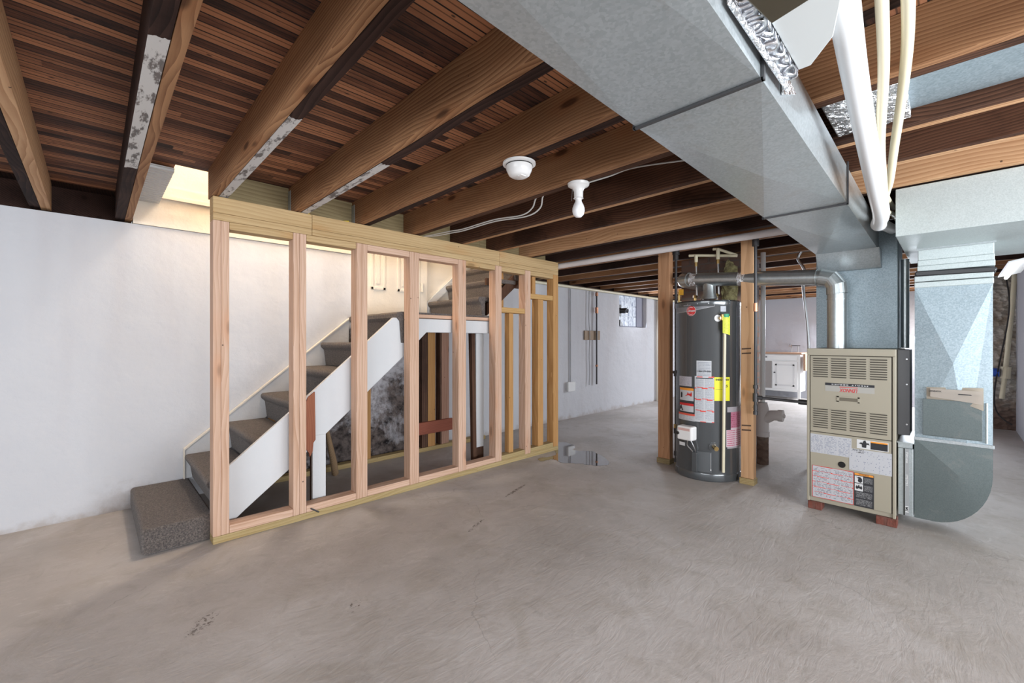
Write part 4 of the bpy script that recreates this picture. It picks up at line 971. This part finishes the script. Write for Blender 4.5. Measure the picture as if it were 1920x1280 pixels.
# waste stack
ws = thing('waste_stack', 'white plastic waste pipe with a side cleanout behind the pale post', 'pipe', (4.84, 1.335, 0))
sx = 4.84
bm = BM(); tube(bm, [(sx, 1.345, .60), (sx, 1.34, 2.13)], .023, 20); obj('upper_pipe', bm, M['pvc'], ws, smooth=True)
bm = BM(); tube(bm, [(sx, 1.345, .30), (sx, 1.345, .56), (sx, 1.345, .62)], [.056, .056, .040], 24); tube(bm, [(sx, 1.345, .56), (sx, 1.345, .62)], .042, 24); tube(bm, [(sx, 1.345, .28), (sx, 1.345, .33)], .062, 24); obj('wye_fitting', bm, M['pvc_dirty'], ws, smooth=True)
bm = BM(); tube(bm, [(sx, 1.345, .44), (sx, 1.26, .50), (sx, 1.19, .505)], [.05, .052, .052], 24); tube(bm, [(sx, 1.205, .505), (sx, 1.165, .505)], .058, 24); tube(bm, [(sx, 1.165, .505), (sx, 1.148, .505)], .020, 4); obj('cleanout', bm, M['pvc_dirty'], ws, smooth=True)
bm = BM(); tube(bm, [(sx, 1.345, 0), (sx, 1.345, .29)], .054, 24); obj('lower_pipe', bm, M['stone'], ws, smooth=True)
bm = BM(); tube(bm, curve([(5.0, 1.05, 2.12), (5.0, 1.075, 2.05), (5.0, 1.02, 1.93), (5.0, 1.03, 1.75), (5.0, .985, 1.18), (5.0, .98, .02)]), .013, 12)
tag(obj('tilted_conduit', bm, M['steel'], smooth=True), 'thin metal conduit slanting down behind the furnace', 'pipe')
# white vent pipes on the right of the trunk
bm = BM(); tube(bm, curve([(.3, .10, 2.095), (.8, .148, 2.09), (1.289, .185, 2.064), (1.745, .213, 2.037), (2.384, .233, 1.915), (2.768, .248, 1.865), (3.2, .30, 1.905), (3.6, .31, 1.98), (4.14, .31, 2.05)]), .033, 20)
tag(obj('vent_pipe', bm, M['pvc'], smooth=True), 'thick white plastic pipe beside the long duct', 'pipe', 'white pipes beside the duct')
bm = BM(); tube(bm, curve([(.9, .09, 2.12), (1.446, .128, 2.112), (1.738, .150, 2.069), (2.098, .190, 1.985), (2.569, .222, 1.955), (3.20, .266, 1.98), (3.6, .268, 2.04), (4.14, .268, 2.09)]), .0145, 16)
tag(obj('water_pipe', bm, M['cpvc'], smooth=True), 'thin cream pipe next to the thick white pipe', 'pipe', 'white pipes beside the duct')
bm = BM(); tube(bm, curve([(.9, .06, 2.119), (1.494, .081, 2.115), (1.825, .107, 2.085), (2.269, .163, 2.016), (2.654, .206, 1.99), (2.95, .240, 2.02), (3.25, .266, 2.06), (3.7, .268, 2.10)]), .0145, 16)
tag(obj('water_pipe', bm, M['cpvc'], smooth=True), 'thin cream pipe furthest right, tied with a copper wire', 'pipe', 'white pipes beside the duct')

# ------------------------------------------------------------------ small ceiling things
sm = thing('smoke_alarm', 'round white smoke alarm on the underside of a pine joist', 'smoke alarm', (1.52, 1.51, 2.09))
obj('base', lathe(BM(), (1.52, 1.51, 0), [(.060, 2.134), (.082, 2.130), (.082, 2.122), (.062, 2.118)], 40), M['glaze'], sm, smooth=True)
obj('cover', lathe(BM(), (1.52, 1.51, 0), [(.066, 2.1175), (.064, 2.095), (.052, 2.070), (.040, 2.062)], 40), M['glaze'], sm, smooth=True)
obj('vent_slot', lathe(BM(), (1.52, 1.51, 0), [(.060, 2.1185), (.0665, 2.1182), (.0665, 2.1142), (.060, 2.114)], 40), M['dark'], sm)
obj('sounder', bx((1.50, 1.475, 2.058), (1.535, 1.505, 2.0635)), M['glaze'], sm, bevel=.002)
lb = thing('bulb_holder', 'bare round bulb in a white porcelain holder under the joist', 'lamp', (1.96, 1.476, 2.02))
obj('holder', lathe(BM(), (1.96, 1.476, 0), [(.058, 2.134), (.062, 2.130), (.058, 2.118), (.034, 2.104), (.026, 2.085), (.025, 2.050), (.028, 2.047)], 36), M['glaze'], lb, smooth=True)
obj('bulb', lathe(BM(), (1.96, 1.476, 0), [(.017, 2.046), (.018, 2.03), (.027, 2.012), (.034, 1.992), (.0345, 1.975), (.029, 1.955), (.017, 1.943), (.004, 1.940)], 32), M['bulb'], lb, smooth=True)
bm = BM(); tube(bm, [(1.935, 1.50, 2.10), (1.932, 1.503, 2.035)], .0015, 6); obj('pull_chain', bm, M['steel'], lb)
for dy in (-.045, .045):
    bm = BM(); tube(bm, [(1.96 + dy, 1.476, 2.117), (1.96 + dy, 1.476, 2.121)], .006, 10); obj('screw', bm, M['iron'], lb)
bm = BM(); tube(bm, curve([(2.02, 3.27, 2.14), (2.03, 3.0, 2.125), (2.03, 2.78, 2.112), (2.03, 2.62, 2.10), (2.03, 2.27, 2.10), (2.03, 2.0, 2.075), (2.03, 1.90, 2.10), (2.0, 1.84, 2.14), (2.0, 1.80, 2.16)]), .0045, 8)
tube(bm, curve([(2.03, 3.27, 2.15), (2.04, 3.0, 2.115), (2.04, 2.78, 2.10), (2.04, 2.62, 2.09), (2.04, 2.27, 2.09), (2.04, 1.96, 2.062), (2.04, 1.84, 2.09), (2.0, 1.78, 2.14), (2.0, 1.74, 2.16)]), .0045, 8)
tag(obj('cable', bm, M['whitewire'], smooth=True), 'pair of white cables sagging below the joists left of the bulb', 'cable')
bm = BM(); tube(bm, curve([(1.0 + .09, 3.275, 2.20), (1.15, 3.27, 2.15), (1.28, 3.27, 2.145), (1.42, 3.275, 2.17)]), .005, 8)
tag(obj('cable', bm, M['yellowwire'], smooth=True), 'yellow cable in front of the header board above the stud wall', 'cable')
bm = BM(); tube(bm, curve([(1.98, 1.42, 2.128), (2.0, 1.30, 2.135), (2.03, 1.15, 2.15), (2.2, .85, 2.16)]), .004, 8)
tag(obj('cable', bm, M['whitewire'], smooth=True), 'white cable leading from the bulb holder towards the long duct', 'cable')

# ------------------------------------------------------------------ things on the long wall and in the far room
bm = BM(); tube(bm, [(3.9, 4.20, 2.085), (10.6, 4.20, 2.085)], .022, 14)
tag(obj('water_pipe', bm, M['cpvc'], smooth=True), 'long cream pipe running along the top of the white wall', 'pipe')
sx_ = thing('outlet_box', 'white switch box at the foot of a thin conduit on the white wall', 'outlet', (5.43, 4.24, .43))
obj('box_body', bx((5.335, 4.215, .432), (5.52, 4.258, .585)), M['white'], sx_, bevel=.008)
bm = BM(); tube(bm, [(5.427, 4.243, .585), (5.427, 4.243, 2.06)], .010, 10); obj('conduit', bm, plain('grey_conduit', (.50, .51, .54), .5), sx_)
bd = thing('wall_board', 'small square tan board on the white wall behind the hanging pipe', 'board', (6.02, 4.25, 1.25))
obj('board', bx((5.80, 4.236, 1.25), (6.235, 4.258, 1.405)), plain('tan_board', (.36, .27, .19), .8), bd, bevel=.003)
hp = thing('drop_pipe', 'dark iron pipe with a copper valve hanging down the white wall', 'pipe', (6.1, 4.21, .5))
bm = BM(); tube(bm, [(6.10, 4.213, .50), (6.10, 4.213, 2.06)], .014, 12); obj('pipe', bm, M['iron'], hp, smooth=True)
bm = BM(); tube(bm, [(6.10, 4.213, 1.70), (6.10, 4.213, 1.80)], .026, 12); tube(bm, [(6.10, 4.213, 1.99), (6.10, 4.213, 2.05)], .024, 12); tube(bm, [(6.10, 4.213, .80), (6.10, 4.213, .83)], .022, 12); obj('fitting', bm, M['copper'], hp)
bm = BM(); tube(bm, curve([(5.91, 4.23, 2.06), (5.90, 4.23, 1.6), (5.92, 4.222, 1.3), (5.91, 4.23, 1.0), (5.92, 4.23, .75), (5.91, 4.23, .50)]), .007, 8)
tag(obj('cable', bm, plain('grey_cable', (.42, .42, .44), .6), smooth=True), 'thin grey cable hanging loose left of the dark drop pipe', 'cable')
struct('trim_6', bx((8.28, 4.14, 0), (8.44, 4.255, 2.06)), M['cream_rough'])
cb = thing('cabinet', 'white sink cabinet with brown top against the far wall', 'cabinet', (10.6, 2.6, 0))
x0, x1, ya, yb = 10.40, 10.86, 2.20, 3.25
bm = BM(); box(bm, (x0 + .02, ya, .17), (x1, yb, .95)); obj('body', bm, M['white'], cb, bevel=.004)
obj('worktop', bx((x0 - .02, ya - .03, .951), (x1, yb + .02, .985)), M['cardboard'], cb, bevel=.004)
dd = obj('door', bx((x0, ya + .05, .22), (x0 + .019, ya + .50, .80)), M['white'], cb, bevel=.004)
bm = BM()
for a, b in (((ya + .10, .28), (ya + .13, .74)), ((ya + .42, .28), (ya + .45, .74)), ((ya + .10, .28), (ya + .45, .31)), ((ya + .10, .71), (ya + .45, .74))): box(bm, (x0 - .005, a[0], a[1]), (x0 - .0003, b[0], b[1]))
obj('door_moulding', bm, plain('off_white', (.66, .67, .68), .5), dd)
bm = BM(); tube(bm, [(x0 - .002, ya + .46, .56), (x0 - .03, ya + .46, .56)], .014, 12); obj('knob', bm, M['iron'], dd)
obj('shelf_shade_panel', bx((x0 + .012, ya + .52, .22), (x0 + .0195, yb - .06, .80)), plain('shelf_shade_grey', (.30, .28, .27), .8), cb)  # flat panel; the dimness inside an open shelf is put into its colour
dr = obj('drawer', bx((x0, ya + .05, .83), (x0 + .019, yb - .05, .93)), M['white'], cb, bevel=.003)
bm = BM(); tube(bm, [(x0 - .002, ya + .62, .885), (x0 - .03, ya + .62, .885)], .014, 12); obj('knob', bm, M['iron'], dr)
for yy in (ya + .005, yb - .05): obj('leg', bx((x0 + .022, yy, 0), (x0 + .07, yy + .045, .169)), M['white'], cb)
tag(obj('cardboard_sheet', bx((x0 - .03, ya - .10, .62), (x0 + .30, ya - .062, .96)), M['cardboard']), 'brown cardboard sheet hanging over the right end of the white cabinet', 'cardboard')
far = thing('faucet', 'small chrome faucet standing on the white cabinet in front of the far wall', 'faucet', (10.7, 2.5, .986))
bm = BM(); tube(bm, curve([(10.7, 2.42, .986), (10.7, 2.42, 1.12), (10.62, 2.42, 1.16), (10.56, 2.42, 1.12)]), .012, 10); obj('spout', bm, M['steel'], far)
obj('riser', tube(BM(), [(10.7, 2.30, .986), (10.7, 2.30, 1.12)], .010, 10), M['steel'], far)
bm = BM(); box(bm, (10.69, 2.26, 1.12), (10.71, 2.46, 1.135)); obj('handle', bm, M['iron'], far)
# stone wall pipe and lamp on the right edge
rp = thing('plastic_pipe', 'cream plastic pipe with a blue valve slanting down the rough stone wall', 'pipe', (9.0, -.5, .42))
bm = BM(); tube(bm, [(9.02, -.585, 2.20), (9.0, -.565, 1.80), (8.98, -.495, .79), (8.96, -.462, .44)], .027, 14); obj('pipe', bm, M['cpvc'], rp, smooth=True)
bm = BM(); tube(bm, [(8.98, -.495, .72), (8.98, -.503, .88)], .05, 12); obj('fitting', bm, M['cpvc'], rp)
bm = BM(); tube(bm, [(8.98, -.44, .80), (8.98, -.38, .80)], .06, 12); obj('valve_wheel', bm, plain('blue_plastic', (.03, .10, .50), .4), rp)
bm = BM(); tube(bm, curve([(8.9, -.50, 2.1), (8.85, -.52, 1.6), (8.95, -.40, .6), (8.98, -.42, .25), (8.9, -.55, .10)]), .008, 8); tag(obj('cable', bm, M['black'], smooth=True), 'thin dark cable drooping beside the cream pipe on the stone wall', 'cable')
sl = thing('shop_light', 'lit white shop light tube hanging at the right edge beside the return duct', 'lamp', (5.3, -.33, 1.80))
bm = prism(BM(), [(-.29, 1.835), (-.43, 1.865), (-.43, 1.88), (-.29, 1.85)], 0, 5.0, 6.1); obj('reflector', bm, M['white'], sl, bevel=.003)
e = NT('glowing_tube'); e.val(Base_Color=(1, 1, 1, 1), Emission_Color=(.95, .98, 1, 1), Emission_Strength=6)
bm = BM(); tube(bm, [(5.02, -.34, 1.825), (6.08, -.34, 1.825)], .013, 12); obj('lamp_tube', bm, e.m, sl)

# ------------------------------------------------------------------ floor marks
def blobmesh(pts, z, jag=.02, n=10):
    P_ = curve([(x, y, z) for x, y in pts + pts[:1]], n); bm = BM(); vs = []
    for k, p in enumerate(P_[:-1]): vs.append(bm.verts.new((p.x + random.uniform(-jag, jag), p.y + random.uniform(-jag, jag), z)))
    f = bm.faces.new(vs); r = bmesh.ops.extrude_face_region(bm, geom=[f])
    for v in r['geom']:
        if isinstance(v, bmesh.types.BMVert): v.co.z += .0015
    return bm
wat = NT('still_water'); wat.val(Base_Color=(.07, .055, .045, 1), Roughness=.015, IOR=1.6, Coat_Weight=1.0, Coat_IOR=1.8)
tag(obj('puddle', blobmesh([(3.30, 2.95), (3.36, 3.05), (3.60, 3.02), (3.95, 3.35), (4.12, 3.30), (4.05, 3.1), (3.90, 3.0), (4.0, 2.80), (3.78, 2.46), (3.60, 2.44), (3.52, 2.62), (3.42, 2.78), (3.45, 2.92)], .0005, .012), wat.m), 'shallow water puddle on the concrete at the far end of the stud wall', 'puddle')
